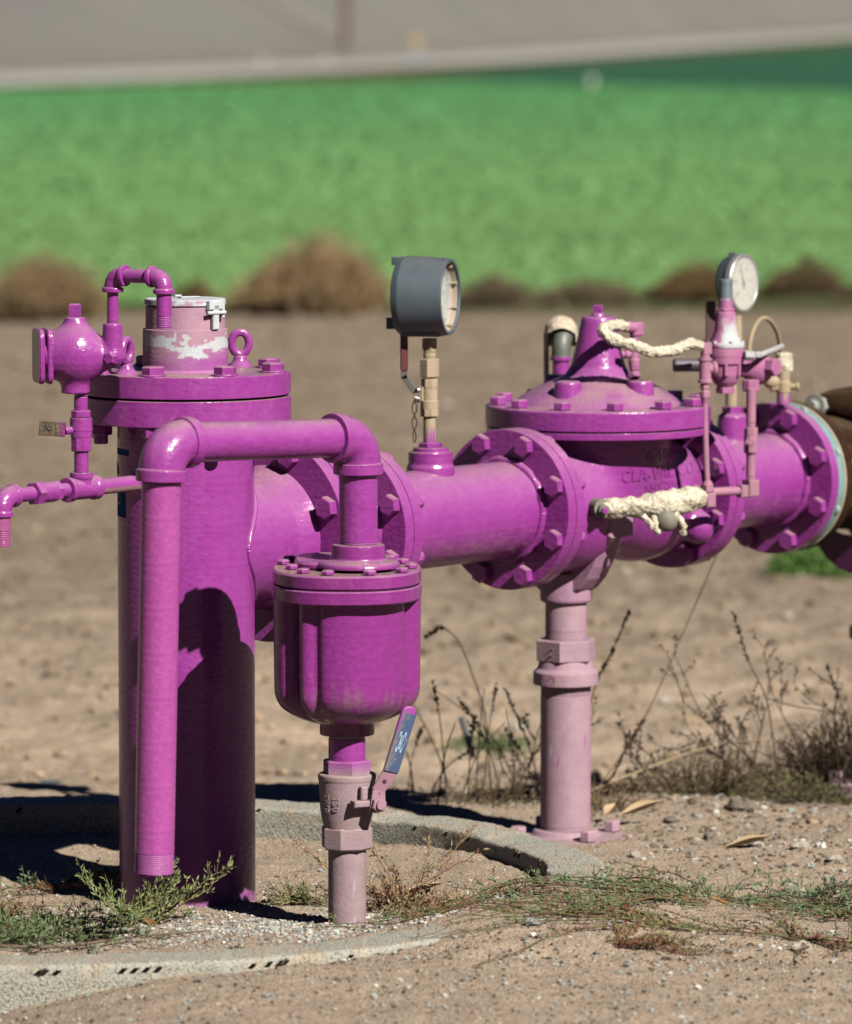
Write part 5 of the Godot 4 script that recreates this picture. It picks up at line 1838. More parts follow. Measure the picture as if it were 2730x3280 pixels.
func setting() -> void:
	var xs := axis(-1.25, 1.25, 0.0125, -420.0, 420.0, 1.12, 0.09)
	var zs := PackedFloat32Array()
	var z := -900.0
	while z < 60.0:
		zs.append(z)
		var d := absf(z)
		if z > -1.7 and z < 1.8:
			z += 0.0125
		elif z >= 1.8:
			z += 0.05 + (z - 1.8) * 0.2
		elif z > -20.5:
			z += clampf(0.0035 * d + 0.010, 0.0125, 0.07)
		else:
			z += d * 0.03
	var m := sheet(xs, zs, ground, soil_color)
	struct(m, "ground", M.soil)
	# far ground: green crop, darker crop, road
	var top := [[-60, -60.0], [-9.5, -97.3], [-5.5, -107.5], [-1.86, -109.5], [2.25, -102.6], [8.0, -94.2], [60, -80.0]]
	m = Mb.new(Color(0.15, 0.33, 0.11), 0.0)
	strip(m, [[-45, -20.3], [-15, -20.3], [-4, -20.3], [0, -20.3], [2.2, -22.2], [15, -22.2], [45, -22.2]], top, -0.085, 60)
	struct(m, "crop_field", M.plain)
	m = Mb.new(Color(0.036, 0.108, 0.066), 0.0)
	strip(m, [[-1.0, -110.2], [2.25, -103.4], [8.0, -95.0], [60, -80.8]], [[-0.26, -113.3], [3.0, -139.8], [18.5, -229.2], [60, -520.0]], -0.05, 12)
	struct(m, "dark_crop_field", M.plain)
	m = Mb.new(Color(0.42, 0.41, 0.39), 0.0)
	strip(m, [[-60, -30.0], [-8.6, -101.5], [-5.6, -111.7], [-2.1, -128.4], [3.33, -156.4], [23.2, -288.9], [70, -600.0]], [[-60, 40.0], [-10.2, -120.0], [-6.0, -137.0], [-2.5, -152.0], [4.2, -196.0], [33, -410.0], [80, -740.0]], -0.03, 6)
	struct(m, "road", M.plain)
	# concrete collar
	m = Mb.new(Color(0.37, 0.375, 0.325), 0.0)
	m.fn = func(p: Vector3, n: Vector3, k: Color) -> Color:
		var f := nz.get_noise_3dv(p * 190.0)
		k = k * (1.0 + 0.15 * f)
		var s := smoothstep(0.02, 0.45, nz.get_noise_3dv(p * 13.0) + 0.6 * nz.get_noise_3dv(p * 60.0))
		k = k.lerp(DUST, 0.6 * s * clampf(n.y + 0.4, 0.0, 1.0))
		return k.lerp(MAG, 0.7 if f > 0.75 and n.y > 0.5 else 0.0)
	var prof := [Vector2(0.765, -0.15), Vector2(0.766, 0.101), Vector2(0.767, 0.1055), Vector2(0.771, 0.1075), Vector2(0.815, 0.1085), Vector2(0.854, 0.1080), Vector2(0.859, 0.1062), Vector2(0.861, 0.101), Vector2(0.862, -0.15)]
	var pr := PackedVector2Array()
	for i in prof.size() - 1:
		var n := maxi(1, ceili(prof[i].distance_to(prof[i + 1]) / 0.008))
		for k in n:
			pr.append(prof[i].lerp(prof[i + 1], float(k) / n))
	pr.append(prof[-1])
	var rows := []
	var around := 620
	for q in around:
		var a := TAU * q / around
		var row := PackedInt32Array()
		var worn := 0.006 * smoothstep(0.2, 0.6, nz.get_noise_1d(a * 2.6)) + 0.001 * nz.get_noise_1d(a * 60.0)
		for p in pr:
			var r := p.x + 0.012 * nz.get_noise_1d(a * 2.4 + 50.0)
			var at := Vector3(RC.x + cos(a) * r, p.y, RC.y + sin(a) * r)
			var f := nz.get_noise_3dv(at * 120.0) * 0.0016 + nz.get_noise_3dv(at * 38.0) * 0.0010
			var out := Vector3(cos(a), 0, sin(a)) * signf(p.x - 0.812)
			at += out * f
			at.y += f - worn * smoothstep(0.08, 0.106, p.y)
			row.append(m.put(at, (out * (1.0 if p.y < 0.09 else 0.1) + Vector3.UP * (0.0 if p.y < 0.09 else 1.0)).normalized()))
		rows.append(row)
	for q in around:
		var q1 := (q + 1) % around
		for i in pr.size() - 1:
			m.quad(rows[q][i], rows[q1][i], rows[q1][i + 1], rows[q][i + 1])
	m.renorm(0)
	var o := thing("concrete_collar", "rough round concrete collar half buried in soil around the vessel", "concrete ring", Vector3(RC.x, 0, RC.y))
	part(m, "ring", M.concrete, o)


func loose_ground() -> void:
	var shapes := [pebble(1), pebble(2), pebble(3), pebble(4, 0.5), pebble(5, 0.8)]
	var tones := [Color(0.74, 0.75, 0.71), Color(0.50, 0.52, 0.51), Color(0.90, 0.90, 0.86), Color(0.28, 0.29, 0.30), Color(0.60, 0.53, 0.44), Color(0.52, 0.61, 0.63)]
	var at := []
	var col := []
	var add := func(x: float, z: float, s: float, c: Color, sink := 0.25) -> void:
		var b := Basis(Vector3.UP, rng.randf() * TAU) * Basis(Vector3(1, 0, 0), rng.randf_range(-0.5, 0.5))
		at.append(Transform3D(b.scaled(Vector3.ONE * s), Vector3(x, ground(x, z) + s * (0.3 - sink), z)))
		col.append(c * rng.randf_range(0.75, 1.15))
	# white gravel inside the collar
	var tries := 0
	while at.size() < 4300 and tries < 60000:
		tries += 1
		var x := rng.randf_range(-1.2, 0.12)
		var z := rng.randf_range(-0.1, 1.10)
		if (Vector2(x, z) - RC).length() > 0.755 or (Vector2(x, z) - Vector2(-0.386, 0.2625)).length() < 0.11:
			continue
		var d := (Vector2((x + 0.16) / 0.34, (z - 0.66) / 0.22)).length()
		var e := (Vector2((x + 0.62) / 0.26, (z - 0.62) / 0.20)).length()
		var keep := maxf(exp(-d * d), exp(-e * e) * 0.8) + 0.18 * nz.get_noise_2d(x * 14.0, z * 14.0)
		if rng.randf() > keep:
			continue
		add.call(x, z, rng.randf_range(0.0034, 0.0082) * (1.5 if rng.randf() < 0.05 else 1.0), tones[rng.randi() % tones.size()])
	scatter("gravel", shapes, M.stone, at, col)
	at.clear()
	col.clear()
	# grit, clods and crumbs on the soil round about
	for i in 17000:
		var x := rng.randf_range(-1.3, 1.25)
		var z := rng.randf_range(-1.25, 1.15)
		if absf((Vector2(x, z) - RC).length() - 0.812) < 0.05 and rng.randf() < 0.9:
			continue
		var stony := smoothstep(0.0, 0.6, x) * smoothstep(0.5, -0.6, z)
		if rng.randf() > 0.42 + 0.58 * stony:
			continue
		var white := rng.randf() < 0.30
		var c: Color = tones[rng.randi() % tones.size()] if white else Color(0.42, 0.32, 0.23) * rng.randf_range(0.25, 1.2)
		add.call(x, z, rng.randf_range(0.002, 0.006) * (1.0 + 1.6 * stony * rng.randf()) * (1.9 if rng.randf() < 0.04 else 1.0), c)
	for i in 7600:
		var x := rng.randf_range(-0.85, 0.95)
		var z := rng.randf_range(0.72, 1.75)
		if (Vector2(x, z) - RC).length() < 0.87:
			continue
		var big := pow(rng.randf(), 5.0)
		if rng.randf() < 0.42:
			add.call(x, z, 0.0026 + 0.0075 * big, tones[rng.randi() % tones.size()], 0.12)
		else:
			add.call(x, z, 0.0022 + 0.0050 * big, Color(0.34, 0.26, 0.18) * rng.randf_range(0.15, 1.1), 0.05)
	scatter("grit", shapes, M.stone, at, col)
	at.clear()
	col.clear()
	for i in 11000:
		var d := rng.randf_range(1.7, 20.0)
		var x := rng.randf_range(-1.0, 1.0) * (1.3 + 0.115 * (d + 9.0))
		var s := absf(rng.randfn(0.0, 0.013)) + 0.008
		add.call(x, -d, s, Color(0.40, 0.325, 0.245).lerp(Color(0.60, 0.475, 0.35), smoothstep(6.0, 2.5, d)), 0.15)
	scatter("clods", shapes, M.soil, at, col)
	# larger stones one can pick out
	var spots := [[0.575, -0.86, 0.060, 0], [0.650, -0.39, 0.032, 1], [0.50, -0.52, 0.030, 0], [0.70, -0.25, 0.026, 1], [0.46, -0.30, 0.022, 2], [0.36, -0.28, 0.020, 1], [0.80, -0.62, 0.028, 2], [0.62, 0.05, 0.018, 1], [0.38, 0.62, 0.020, 2], [0.30, 0.55, 0.016, 1], [-0.08, 0.99, 0.024, 2], [0.16, 0.90, 0.026, 3], [0.56, 0.95, 0.032, 1], [0.72, 0.98, 0.022, 3], [0.40, 0.98, 0.020, 1], [-0.52, 1.15, 0.024, 0], [0.10, -0.10, 0.018, 2], [-0.20, 0.30, 0.016, 1], [0.44, -0.70, 0.026, 0], [0.90, -0.10, 0.030, 2], [0.31, -0.10, 0.017, 1], [0.52, 0.42, 0.018, 1]]
	var stone_tone := [Color(0.24, 0.20, 0.17), Color(0.55, 0.52, 0.45), Color(0.38, 0.31, 0.24), Color(0.34, 0.37, 0.38)]
	var kinds := ["brown stone on the soil near the collar", "pale stone on the soil near the collar", "tan stone on the soil near the collar", "blue-grey stone on the foreground soil"]
	var meshes := []
	for q in 4:
		var src := pebble(20 + q, 0.62, 5)
		meshes.append(src)
	for s in spots:
		var m := Mb.new(stone_tone[s[3]], 0.3)
		var arr: Array = (meshes[rng.randi() % 4] as ArrayMesh).surface_get_arrays(0)
		var b := Basis(Vector3.UP, rng.randf() * TAU).scaled(Vector3.ONE * s[2])
		var p := Vector3(s[0], ground(s[0], s[1]) + s[2] * 0.12, s[1])
		var vs: PackedVector3Array = arr[Mesh.ARRAY_VERTEX]
		for i in range(0, vs.size(), 3):
			m.face(p + b * vs[i], p + b * vs[i + 1], p + b * vs[i + 2])
		var rank := 0
		for e in spots:
			if e[3] == s[3] and e[0] / (9.0 - e[1]) < s[0] / (9.0 - s[1]):
				rank += 1
		var label: String = kinds[s[3]] + ", %s of its kind from the left" % ORDINAL[rank]
		if s[2] > 0.05:
			label = "largest brown stone on the bank before the dark dry bush"
		var o := thing("stone", label, "stone", p, "loose stones on the soil")
		part(m, "rock", M.stone, o)
	for i in 14:
		var d := rng.randf_range(2.5, 14.0)
		var x := (-0.9 + 1.8 * (i + 0.3 + 0.4 * rng.randf()) / 14.0) * (0.08 * (d + 9.0))
		var y := ground(x, -d)
		var m := Mb.new(Color(0.62, 0.58, 0.50), 0.0)
		var arr: Array = (meshes[i % 4] as ArrayMesh).surface_get_arrays(0)
		var vs: PackedVector3Array = arr[Mesh.ARRAY_VERTEX]
		var k := rng.randf_range(0.02, 0.045)
		for q in range(0, vs.size(), 3):
			m.face(Vector3(x, y + k * 0.25, -d) + vs[q] * k, Vector3(x, y + k * 0.25, -d) + vs[q + 1] * k, Vector3(x, y + k * 0.25, -d) + vs[q + 2] * k)
		var o := thing("field_stone", "blurred pale stone on the bare field, %s from the left" % ORDINAL[i], "stone", Vector3(x, y, -d), "pale stones out on the bare field")
		part(m, "rock", M.stone, o)


func blade(m: Mb, p: Vector3, dir: Vector3, side: Vector3, l: float, w: float) -> void:
	# a small leaf of four facets, folded along its rib
	var n := dir.cross(side).normalized()
	var a := p
	var b := p + dir * l * 0.45 + side * w * 0.5 + n * w * 0.15
	var c := p + dir * l + n * l * -0.08
	var d := p + dir * l * 0.45 - side * w * 0.5 + n * w * 0.15
	var e := p + dir * l * 0.45
	m.face(a, e, b)
	m.face(b, e, c)
	m.face(c, e, d)
	m.face(d, e, a)


func rand_dir() -> Vector3:
	return Vector3(rng.randfn(), rng.randfn(), rng.randfn()).normalized()


func knotweed(called: String, label: String, at: Vector3, stems: int, reach: Vector2, aim: float, spread: float, rise: Vector2, squash: float, leafy: float, seedy: float, green: Color, group := "") -> void:
	var o := thing(called, label, "weed", Vector3(at.x, ground(at.x, at.z), at.z), group)
	var sm := Mb.new(green * 0.8, 0.0)
	sm.fn = func(p: Vector3, _n: Vector3, k: Color) -> Color: return k.lerp(Color(0.20, 0.11, 0.07), clampf(0.5 + 0.9 * nz.get_noise_3dv(p * 18.0), 0.0, 0.8))
	var lm := Mb.new(green, 0.0)
	lm.vary = 0.25
	var dm := Mb.new(Color(0.28, 0.11, 0.085), 0.0)
	dm.vary = 0.35
	for s in stems:
		var az := aim + rng.randf_range(-spread, spread)
		var l := rng.randf_range(reach.x, reach.y)
		var up := rng.randf_range(rise.x, rise.y)
		var pts := PackedVector3Array()
		var x := at.x + rng.randfn(0, 0.012)
		var z := at.z + rng.randfn(0, 0.012)
		var n := 12
		var h := 0.0
		for i in n + 1:
			var f := float(i) / n
			pts.append(Vector3(x, ground(x, z) + 0.004 + h, z))
			az += rng.randfn(0, 0.10)
			var step := l / n
			h += step * up * (1.0 if up > 0.5 else (1.0 - 1.7 * f)) + rng.randfn(0, 0.0015)
			h = maxf(h, 0.0)
			var flat := sqrt(maxf(0.05, 1.0 - up * up)) if up < 1.0 else 0.2
			x += cos(az) * step * flat
			z += sin(az) * step * flat * squash
		pts = curve(Array(pts), 3)
		wire(sm, pts, 0.0013, 0.0006)
		var red := rng.randf() < seedy
		for i in range(3, pts.size()):
			var t := (pts[i] - pts[i - 1]).normalized()
			for k in 2 + int(leafy * 2.0):
				if rng.randf() > leafy:
					continue
				var d := (rand_dir() * 0.9 + t * 0.9 + Vector3.UP * 0.45).normalized()
				blade(lm, pts[i] + t * rng.randf_range(-0.006, 0.006), d, d.cross(rand_dir()).normalized(), rng.randf_range(0.007, 0.015), rng.randf_range(0.0022, 0.0040))
			if rng.randf() < 0.42 * leafy:   # a side shoot
				var d := (t * 0.6 + rand_dir() * 0.7 + Vector3.UP * (0.5 + 0.3 * up)).normalized()
				var q := rng.randf_range(0.012, 0.034)
				wire(sm, PackedVector3Array([pts[i], pts[i] + d * q * 0.6, pts[i] + d * q + Vector3.UP * q * 0.2]), 0.0008, 0.0004, 3)
				for k in 6:
					var e := (d + rand_dir() * 0.8).normalized()
					blade(lm, pts[i] + d * q * rng.randf_range(0.3, 1.0), e, e.cross(rand_dir()).normalized(), rng.randf_range(0.006, 0.012), rng.randf_range(0.0018, 0.0032))
			if red and rng.randf() < 0.6:
				for k in 4:
					var e := rand_dir()
					blade(dm, pts[i] + e * 0.003, e, e.cross(rand_dir()).normalized(), rng.randf_range(0.0025, 0.005), 0.0028)
	for q in [[sm, "stems"], [lm, "leaves"], [dm, "seed_heads"]]:
		if q[0].v.size() > 0:
			part(q[0], q[1], M.leaf, o).set_meta("kind", "stuff")


func stalk(called: String, label: String, pts: Array, r: float, heads: float, color: Color, group := "dry stalks behind the pipework") -> void:
	var o := thing(called, label, "dry stalk", pts[0], group)
	var path := curve(pts, 10)
	var m := Mb.new(color, 0.0)
	m.vary = 0.25
	wire(m, path, r, r * 0.5, 5)
	part(m, "stem", M.plain, o)
	if heads <= 0.0:
		return
	m = Mb.new(color * 0.8, 0.0)
	m.vary = 0.35
	var from := int(path.size() * (1.0 - heads))
	for i in range(maxi(1, from), path.size()):
		var t := (path[i] - path[i - 1]).normalized()
		for k in 4:
			var d := (t * 1.5 + rand_dir()).normalized()
			blade(m, path[i] + t * rng.randf_range(-0.008, 0.008), d, d.cross(rand_dir()).normalized(), rng.randf_range(0.007, 0.013), 0.0048)
	part(m, "seed_head", M.plain, o).set_meta("kind", "stuff")


func tangle(called: String, label: String, at: Vector3, size: Vector3, twigs: int, r: float, color: Color, leaf: Color, leaves: int, category := "dry bush", leaf_size := 0.008) -> void:
	var o := thing(called, label, category, at)
	var m := Mb.new(color, 0.0)
	m.vary = 0.3
	for i in twigs:
		var a := rng.randf() * TAU
		var e := pow(rng.randf(), 0.6)
		var p := at + Vector3(cos(a) * size.x * 0.30 * rng.randf(), 0.0, sin(a) * size.z * 0.30 * rng.randf())
		var q := at + Vector3(cos(a) * size.x * e, size.y * sqrt(maxf(0.05, 1.0 - e * e)) * rng.randf_range(0.5, 1.08), sin(a) * size.z * e)
		var mid := p.lerp(q, 0.5) + Vector3(rng.randfn(), rng.randfn() + 0.5, rng.randfn()) * size.y * 0.10
		var path := curve([p, mid, q], 3)
		wire(m, path, r, r * 0.45, 3)
		for k in 2:
			var b := path[rng.randi_range(2, path.size() - 1)]
			var d := (rand_dir() + Vector3.UP * 0.4).normalized() * size.y * rng.randf_range(0.10, 0.28)
			wire(m, PackedVector3Array([b, b + d * 0.6 + rand_dir() * d.length() * 0.12, b + d]), r * 0.6, r * 0.3, 3)
	part(m, "twigs", M.plain, o).set_meta("kind", "stuff")
	if leaves > 0:
		m = Mb.new(leaf, 0.0)
		m.vary = 0.3
		for i in leaves:
			var a := rng.randf() * TAU
			var e := pow(rng.randf(), 0.5)
			var y := sqrt(maxf(0.02, 1.0 - e * e)) * rng.randf()
			var p := at + Vector3(cos(a) * size.x * e, size.y * y, sin(a) * size.z * e)
			var d := (rand_dir() + Vector3.UP * 0.5).normalized()
			blade(m, p, d, d.cross(rand_dir()).normalized(), leaf_size * rng.randf_range(0.6, 1.4), leaf_size * 0.35)
		part(m, "foliage", M.leaf, o).set_meta("kind", "stuff")


func branching(label: String, at: Vector3, h: float, lean: float, color: Color) -> void:
	var o := thing("dead_weed", label, "dead weed", at, "branching dead weeds on the bank")
	var m := Mb.new(color, 0.0)
	m.vary = 0.3
	var seeds := Mb.new(color * 0.85, 0.0)
	var todo := []
	for k in 3:
		todo.append([at + Vector3(rng.randfn(0, 0.012), 0, rng.randfn(0, 0.012)), Vector3(lean / h + rng.randfn(0, 0.35), 1.0, rng.randfn(0, 0.3)).normalized(), h * rng.randf_range(0.75, 1.1), 0.0021, 0])
	while todo.size() > 0:
		var b: Array = todo.pop_back()
		var p: Vector3 = b[0]
		var d: Vector3 = b[1]
		var l: float = b[2]
		var pts := [p]
		var n := 6
		for i in n:
			d = (d + rand_dir() * 0.16 + Vector3(0, 0.04, 0)).normalized()
			p += d * l / n
			pts.append(p)
			if b[4] < 2 and i > 0 and rng.randf() < 0.62:
				var side := (d + rand_dir() * 0.85).normalized()
				todo.append([p, side, l * rng.randf_range(0.25, 0.5), b[3] * 0.62, b[4] + 1])
		wire(m, curve(pts, 3), b[3], b[3] * 0.45, 4)
		if b[4] > 0:
			for k in 7:
				var q: Vector3 = pts[rng.randi_range(3, n)]
				var e := (d + rand_dir()).normalized()
				blade(seeds, q + rand_dir() * 0.003, e, e.cross(rand_dir()).normalized(), rng.randf_range(0.005, 0.010), 0.004)
	part(m, "stems", M.plain, o).set_meta("kind", "stuff")
	part(seeds, "seed_heads", M.plain, o).set_meta("kind", "stuff")


func plants() -> void:
	var g2 := Color(0.18, 0.255, 0.135)
	var g3 := Color(0.29, 0.24, 0.13)
	knotweed("knotweed", "green narrow-leaved weed rising against the foot of the tall vessel", Vector3(-0.455, 0, 0.545), 22, Vector2(0.05, 0.13), -1.2, 1.9, Vector2(0.35, 0.75), 0.6, 0.42, 0.05, Color(0.26, 0.32, 0.14))
	knotweed("knotweed", "single long leaning green shoot before the shaded vessel foot", Vector3(-0.430, 0, 0.57), 3, Vector2(0.14, 0.18), 0.0, 0.25, Vector2(0.45, 0.58), 0.4, 0.45, 0.0, Color(0.32, 0.38, 0.17))
	knotweed("knotweed", "flat green weed along the left part of the concrete rim", Vector3(-0.55, 0, 0.78), 40, Vector2(0.12, 0.36), 2.8, 2.0, Vector2(0.03, 0.24), 0.7, 0.42, 0.25, g2)
	knotweed("knotweed", "dense green weed at the bottom left between rim and gravel", Vector3(-0.66, 0, 0.84), 36, Vector2(0.10, 0.30), 0.0, 3.1, Vector2(0.03, 0.26), 0.8, 0.45, 0.15, Color(0.20, 0.28, 0.14))
	knotweed("knotweed", "reddish seeding weed at the left edge beside the shadow", Vector3(-0.80, 0, 0.50), 18, Vector2(0.10, 0.32), 0.3, 1.5, Vector2(0.05, 0.35), 0.6, 0.32, 0.9, g3)
	knotweed("knotweed", "sparse dark weed in the vessel's shadow", Vector3(-0.60, 0, 0.15), 12, Vector2(0.08, 0.26), 0.2, 2.0, Vector2(0.08, 0.35), 0.7, 0.3, 0.3, g2)
	knotweed("knotweed", "bright green tuft where the collar's end sinks into the soil", Vector3(0.22, 0, 0.40), 18, Vector2(0.08, 0.26), 3.0, 3.1, Vector2(0.04, 0.20), 0.9, 0.30, 0.2, Color(0.19, 0.27, 0.125))
	knotweed("knotweed", "large flat green weed with long stems trailing left, in front of the pipe stand", Vector3(0.42, 0, 0.62), 26, Vector2(0.18, 0.56), 3.1, 0.9, Vector2(0.02, 0.10), 1.0, 0.22, 0.35, g2)
	knotweed("knotweed", "small flat weed between the large flat weed and the buried collar end", Vector3(0.12, 0, 0.58), 12, Vector2(0.08, 0.24), 3.1, 3.1, Vector2(0.02, 0.12), 1.0, 0.24, 0.4, g2)
	knotweed("knotweed", "blue-green weed with upright shoots near the right edge", Vector3(0.62, 0, 0.34), 22, Vector2(0.10, 0.30), 2.4, 3.1, Vector2(0.05, 0.48), 0.9, 0.34, 0.15, Color(0.16, 0.25, 0.16))
	knotweed("knotweed", "low weed mat reaching the right edge of the picture", Vector3(0.75, 0, 0.62), 20, Vector2(0.12, 0.40), 3.1, 2.2, Vector2(0.02, 0.2), 1.0, 0.28, 0.4, g2)
	knotweed("knotweed", "long bare trailing weed stems with red seeds in front of the collar", Vector3(0.40, 0, 0.84), 12, Vector2(0.24, 0.60), 3.15, 0.45, Vector2(0.02, 0.07), 1.0, 0.14, 0.9, Color(0.20, 0.25, 0.12))
	knotweed("knotweed", "reddish weed clump nearest the viewer on the foreground soil", Vector3(0.28, 0, 0.98), 12, Vector2(0.06, 0.22), 0.2, 1.5, Vector2(0.03, 0.16), 0.9, 0.24, 1.0, g3)
	knotweed("knotweed", "sparse weed on the stony soil just beyond the large flat weed", Vector3(0.46, 0, 0.24), 16, Vector2(0.10, 0.34), 3.1, 3.1, Vector2(0.02, 0.16), 0.9, 0.24, 0.3, Color(0.19, 0.27, 0.15))
	knotweed("knotweed", "reddish flat weed at the lower right of the weed patch", Vector3(0.56, 0, 0.86), 14, Vector2(0.08, 0.30), 2.6, 2.6, Vector2(0.02, 0.14), 1.0, 0.22, 0.9, Color(0.22, 0.24, 0.13))
	knotweed("knotweed", "dry pinkish weed between the pot valve's foot and the collar's inner face", Vector3(-0.040, 0, 0.40), 30, Vector2(0.06, 0.20), -0.8, 2.6, Vector2(0.12, 0.6), 0.6, 0.26, 0.9, Color(0.36, 0.28, 0.17))
	knotweed("knotweed", "small weed just left of the pot valve's foot", Vector3(-0.17, 0, 0.34), 7, Vector2(0.06, 0.15), 3.0, 0.9, Vector2(0.05, 0.3), 0.7, 0.36, 0.4, Color(0.24, 0.27, 0.13))
	knotweed("knotweed", "small dry brown weed lying on the soil inside the collar's right end", Vector3(0.030, 0, 0.50), 22, Vector2(0.03, 0.10), 0.0, 3.1, Vector2(0.04, 0.22), 0.8, 0.26, 1.0, Color(0.36, 0.28, 0.16))
	var dark := Color(0.075, 0.060, 0.045)
	var straw := Color(0.36, 0.29, 0.19)
	stalk("dry_stalk", "arching thin stalk bowing left between the pot and the pipe stand", [Vector3(0.121, 0.0, -1.10), Vector3(0.112, 0.16, -1.12), Vector3(0.085, 0.25, -1.15), Vector3(0.060, 0.308, -1.15), Vector3(0.030, 0.332, -1.15), Vector3(0.006, 0.320, -1.15)], 0.0016, 0.25, Color(0.13, 0.11, 0.08))
	stalk("dry_stalk", "tall straight stalk leaning right from the stand to the outlet flange", [Vector3(0.300, 0.02, -1.05), Vector3(0.398, 0.146, -1.12), Vector3(0.480, 0.32, -1.15), Vector3(0.556, 0.50, -1.15)], 0.0017, 0.0, Color(0.12, 0.105, 0.075))
	stalk("dry_stalk", "dark seeded spike just right of the stand's coupling", [Vector3(0.290, 0.03, -1.12), Vector3(0.311, 0.20, -1.15), Vector3(0.345, 0.28, -1.15), Vector3(0.381, 0.362, -1.15)], 0.0019, 0.55, dark)
	stalk("dry_stalk", "stout dark stem with black bracts low on the right of the stand", [Vector3(0.265, 0.0, -0.95), Vector3(0.335, 0.06, -1.0), Vector3(0.375, 0.13, -1.03), Vector3(0.402, 0.168, -1.05)], 0.0028, 0.8, Color(0.085, 0.055, 0.04))
	stalk("dry_stalk", "seeded dark stalk topping the tangle, right of centre", [Vector3(0.66, 0.05, -1.15), Vector3(0.64, 0.19, -1.15), Vector3(0.605, 0.27, -1.15), Vector3(0.578, 0.352, -1.15)], 0.0017, 0.35, dark)
	stalk("dry_stalk", "curved bare stalk reaching to the right edge", [Vector3(0.64, 0.20, -1.15), Vector3(0.69, 0.185, -1.15), Vector3(0.75, 0.175, -1.15), Vector3(0.82, 0.16, -1.15)], 0.0015, 0.1, dark)
	stalk("dry_stalk", "short seeded spike at the right, above the dark bush", [Vector3(0.80, 0.12, -1.15), Vector3(0.775, 0.20, -1.15), Vector3(0.755, 0.25, -1.15)], 0.0015, 0.4, dark)
	stalk("dry_stalk", "forked dark spike immediately left of the pipe stand", [Vector3(0.215, 0.03, -1.10), Vector3(0.190, 0.12, -1.12), Vector3(0.150, 0.215, -1.12)], 0.0019, 0.5, dark)
	stalk("dry_stalk", "thick leaning straw stem on the right of the stand, lit by the sun", [Vector3(0.30, 0.045, -1.0), Vector3(0.42, 0.085, -1.05), Vector3(0.55, 0.120, -1.1), Vector3(0.66, 0.128, -1.1)], 0.0024, 0.0, straw)
	stalk("dry_stalk", "straw stalk bowed left of the pot valve's blue handle", [Vector3(0.055, 0.0, -1.1), Vector3(0.02, 0.10, -1.15), Vector3(-0.02, 0.18, -1.15), Vector3(-0.06, 0.23, -1.15)], 0.0016, 0.2, straw)
	for e in [[Vector3(0.66, 0.0, -1.18), 0.30, -0.12, "tall branching dead weed with open twigs, left part of the right-hand dry growth"], [Vector3(0.77, 0.0, -1.15), 0.27, 0.03, "tall branching dead weed with open twigs nearest the right edge"], [Vector3(0.57, 0.0, -1.12), 0.17, 0.05, "medium branching dead weed between the stand and the dark bush"], [Vector3(0.46, 0.0, -1.10), 0.14, -0.04, "small branching dead weed right of the stand's foot"], [Vector3(0.17, -0.02, -1.10), 0.20, 0.05, "branching dead weed just left of the stand"]]:
		branching(e[3], e[0], e[1], e[2], dark)
	var labels := ["dark bent stem in the row behind the collar", "upright black stem in the row behind the collar", "crossing dark stem in the row behind the collar"]
	for i in 16:
		var x := -0.04 + 0.28 * (i + 0.8 * rng.randf()) / 16.0
		var zz := rng.randf_range(-1.25, -0.85)
		var h := rng.randf_range(0.07, 0.22)
		var lean := rng.randfn(0.0, 0.06)
		stalk("dry_stalk", labels[i % 3] + ", %s from the left" % ORDINAL[i], [Vector3(x, ground(x, zz), zz), Vector3(x + lean * 0.4, ground(x, zz) + h * 0.6, zz), Vector3(x + lean, ground(x, zz) + h, zz)], rng.randf_range(0.0012, 0.0022), 0.0 if i % 2 else 0.3, dark, "dark stems in the row behind the collar")
	tangle("dry_weeds", "brown tangle of dry stems behind the concrete rim, left of the stand", Vector3(0.12, 0.0, -0.98), Vector3(0.15, 0.085, 0.10), 110, 0.0013, Color(0.16, 0.12, 0.08), Color(0.22, 0.20, 0.10), 500, "dry weeds")
	tangle("dry_weeds", "straw-coloured tangle of dry stems at the right foot of the stand", Vector3(0.34, 0.01, -0.88), Vector3(0.10, 0.080, 0.10), 90, 0.0013, Color(0.25, 0.18, 0.115), Color(0.20, 0.15, 0.09), 350, "dry weeds")
	tangle("low_weeds", "greenish-brown low weeds along the bank right of the stand", Vector3(0.53, -0.01, -1.22), Vector3(0.19, 0.12, 0.14), 240, 0.0012, Color(0.15, 0.115, 0.075), Color(0.17, 0.165, 0.075), 1500, "weeds")
	tangle("dry_bush", "black-brown thorny dry bush on the bank at the right edge", Vector3(0.79, -0.03, -1.28), Vector3(0.20, 0.19, 0.16), 430, 0.0015, Color(0.060, 0.046, 0.035), Color(0.08, 0.065, 0.04), 1200)
	tangle("low_weeds", "grey-green weeds in front of the black-brown dry bush", Vector3(0.68, 0.0, -1.08), Vector3(0.13, 0.075, 0.08), 120, 0.0011, Color(0.15, 0.125, 0.085), Color(0.16, 0.17, 0.085), 1100, "weeds")
	tangle("low_weeds", "low brown weeds behind the collar, right of the pot valve", Vector3(-0.02, -0.04, -1.25), Vector3(0.15, 0.06, 0.12), 100, 0.0012, Color(0.16, 0.12, 0.085), Color(0.17, 0.16, 0.085), 500, "weeds")
	tangle("green_weed", "small fresh green weed on the field under the outlet flange", Vector3(1.09, -0.10, -6.27), Vector3(0.13, 0.10, 0.10), 60, 0.0015, Color(0.13, 0.19, 0.07), Color(0.13, 0.25, 0.07), 900, "weed", 0.03)
	tangle("green_weed", "small green weed on the field just right of the blue handle", Vector3(0.13, -0.10, -2.58), Vector3(0.10, 0.045, 0.08), 60, 0.0012, Color(0.13, 0.15, 0.07), Color(0.13, 0.19, 0.085), 700, "weed", 0.012)
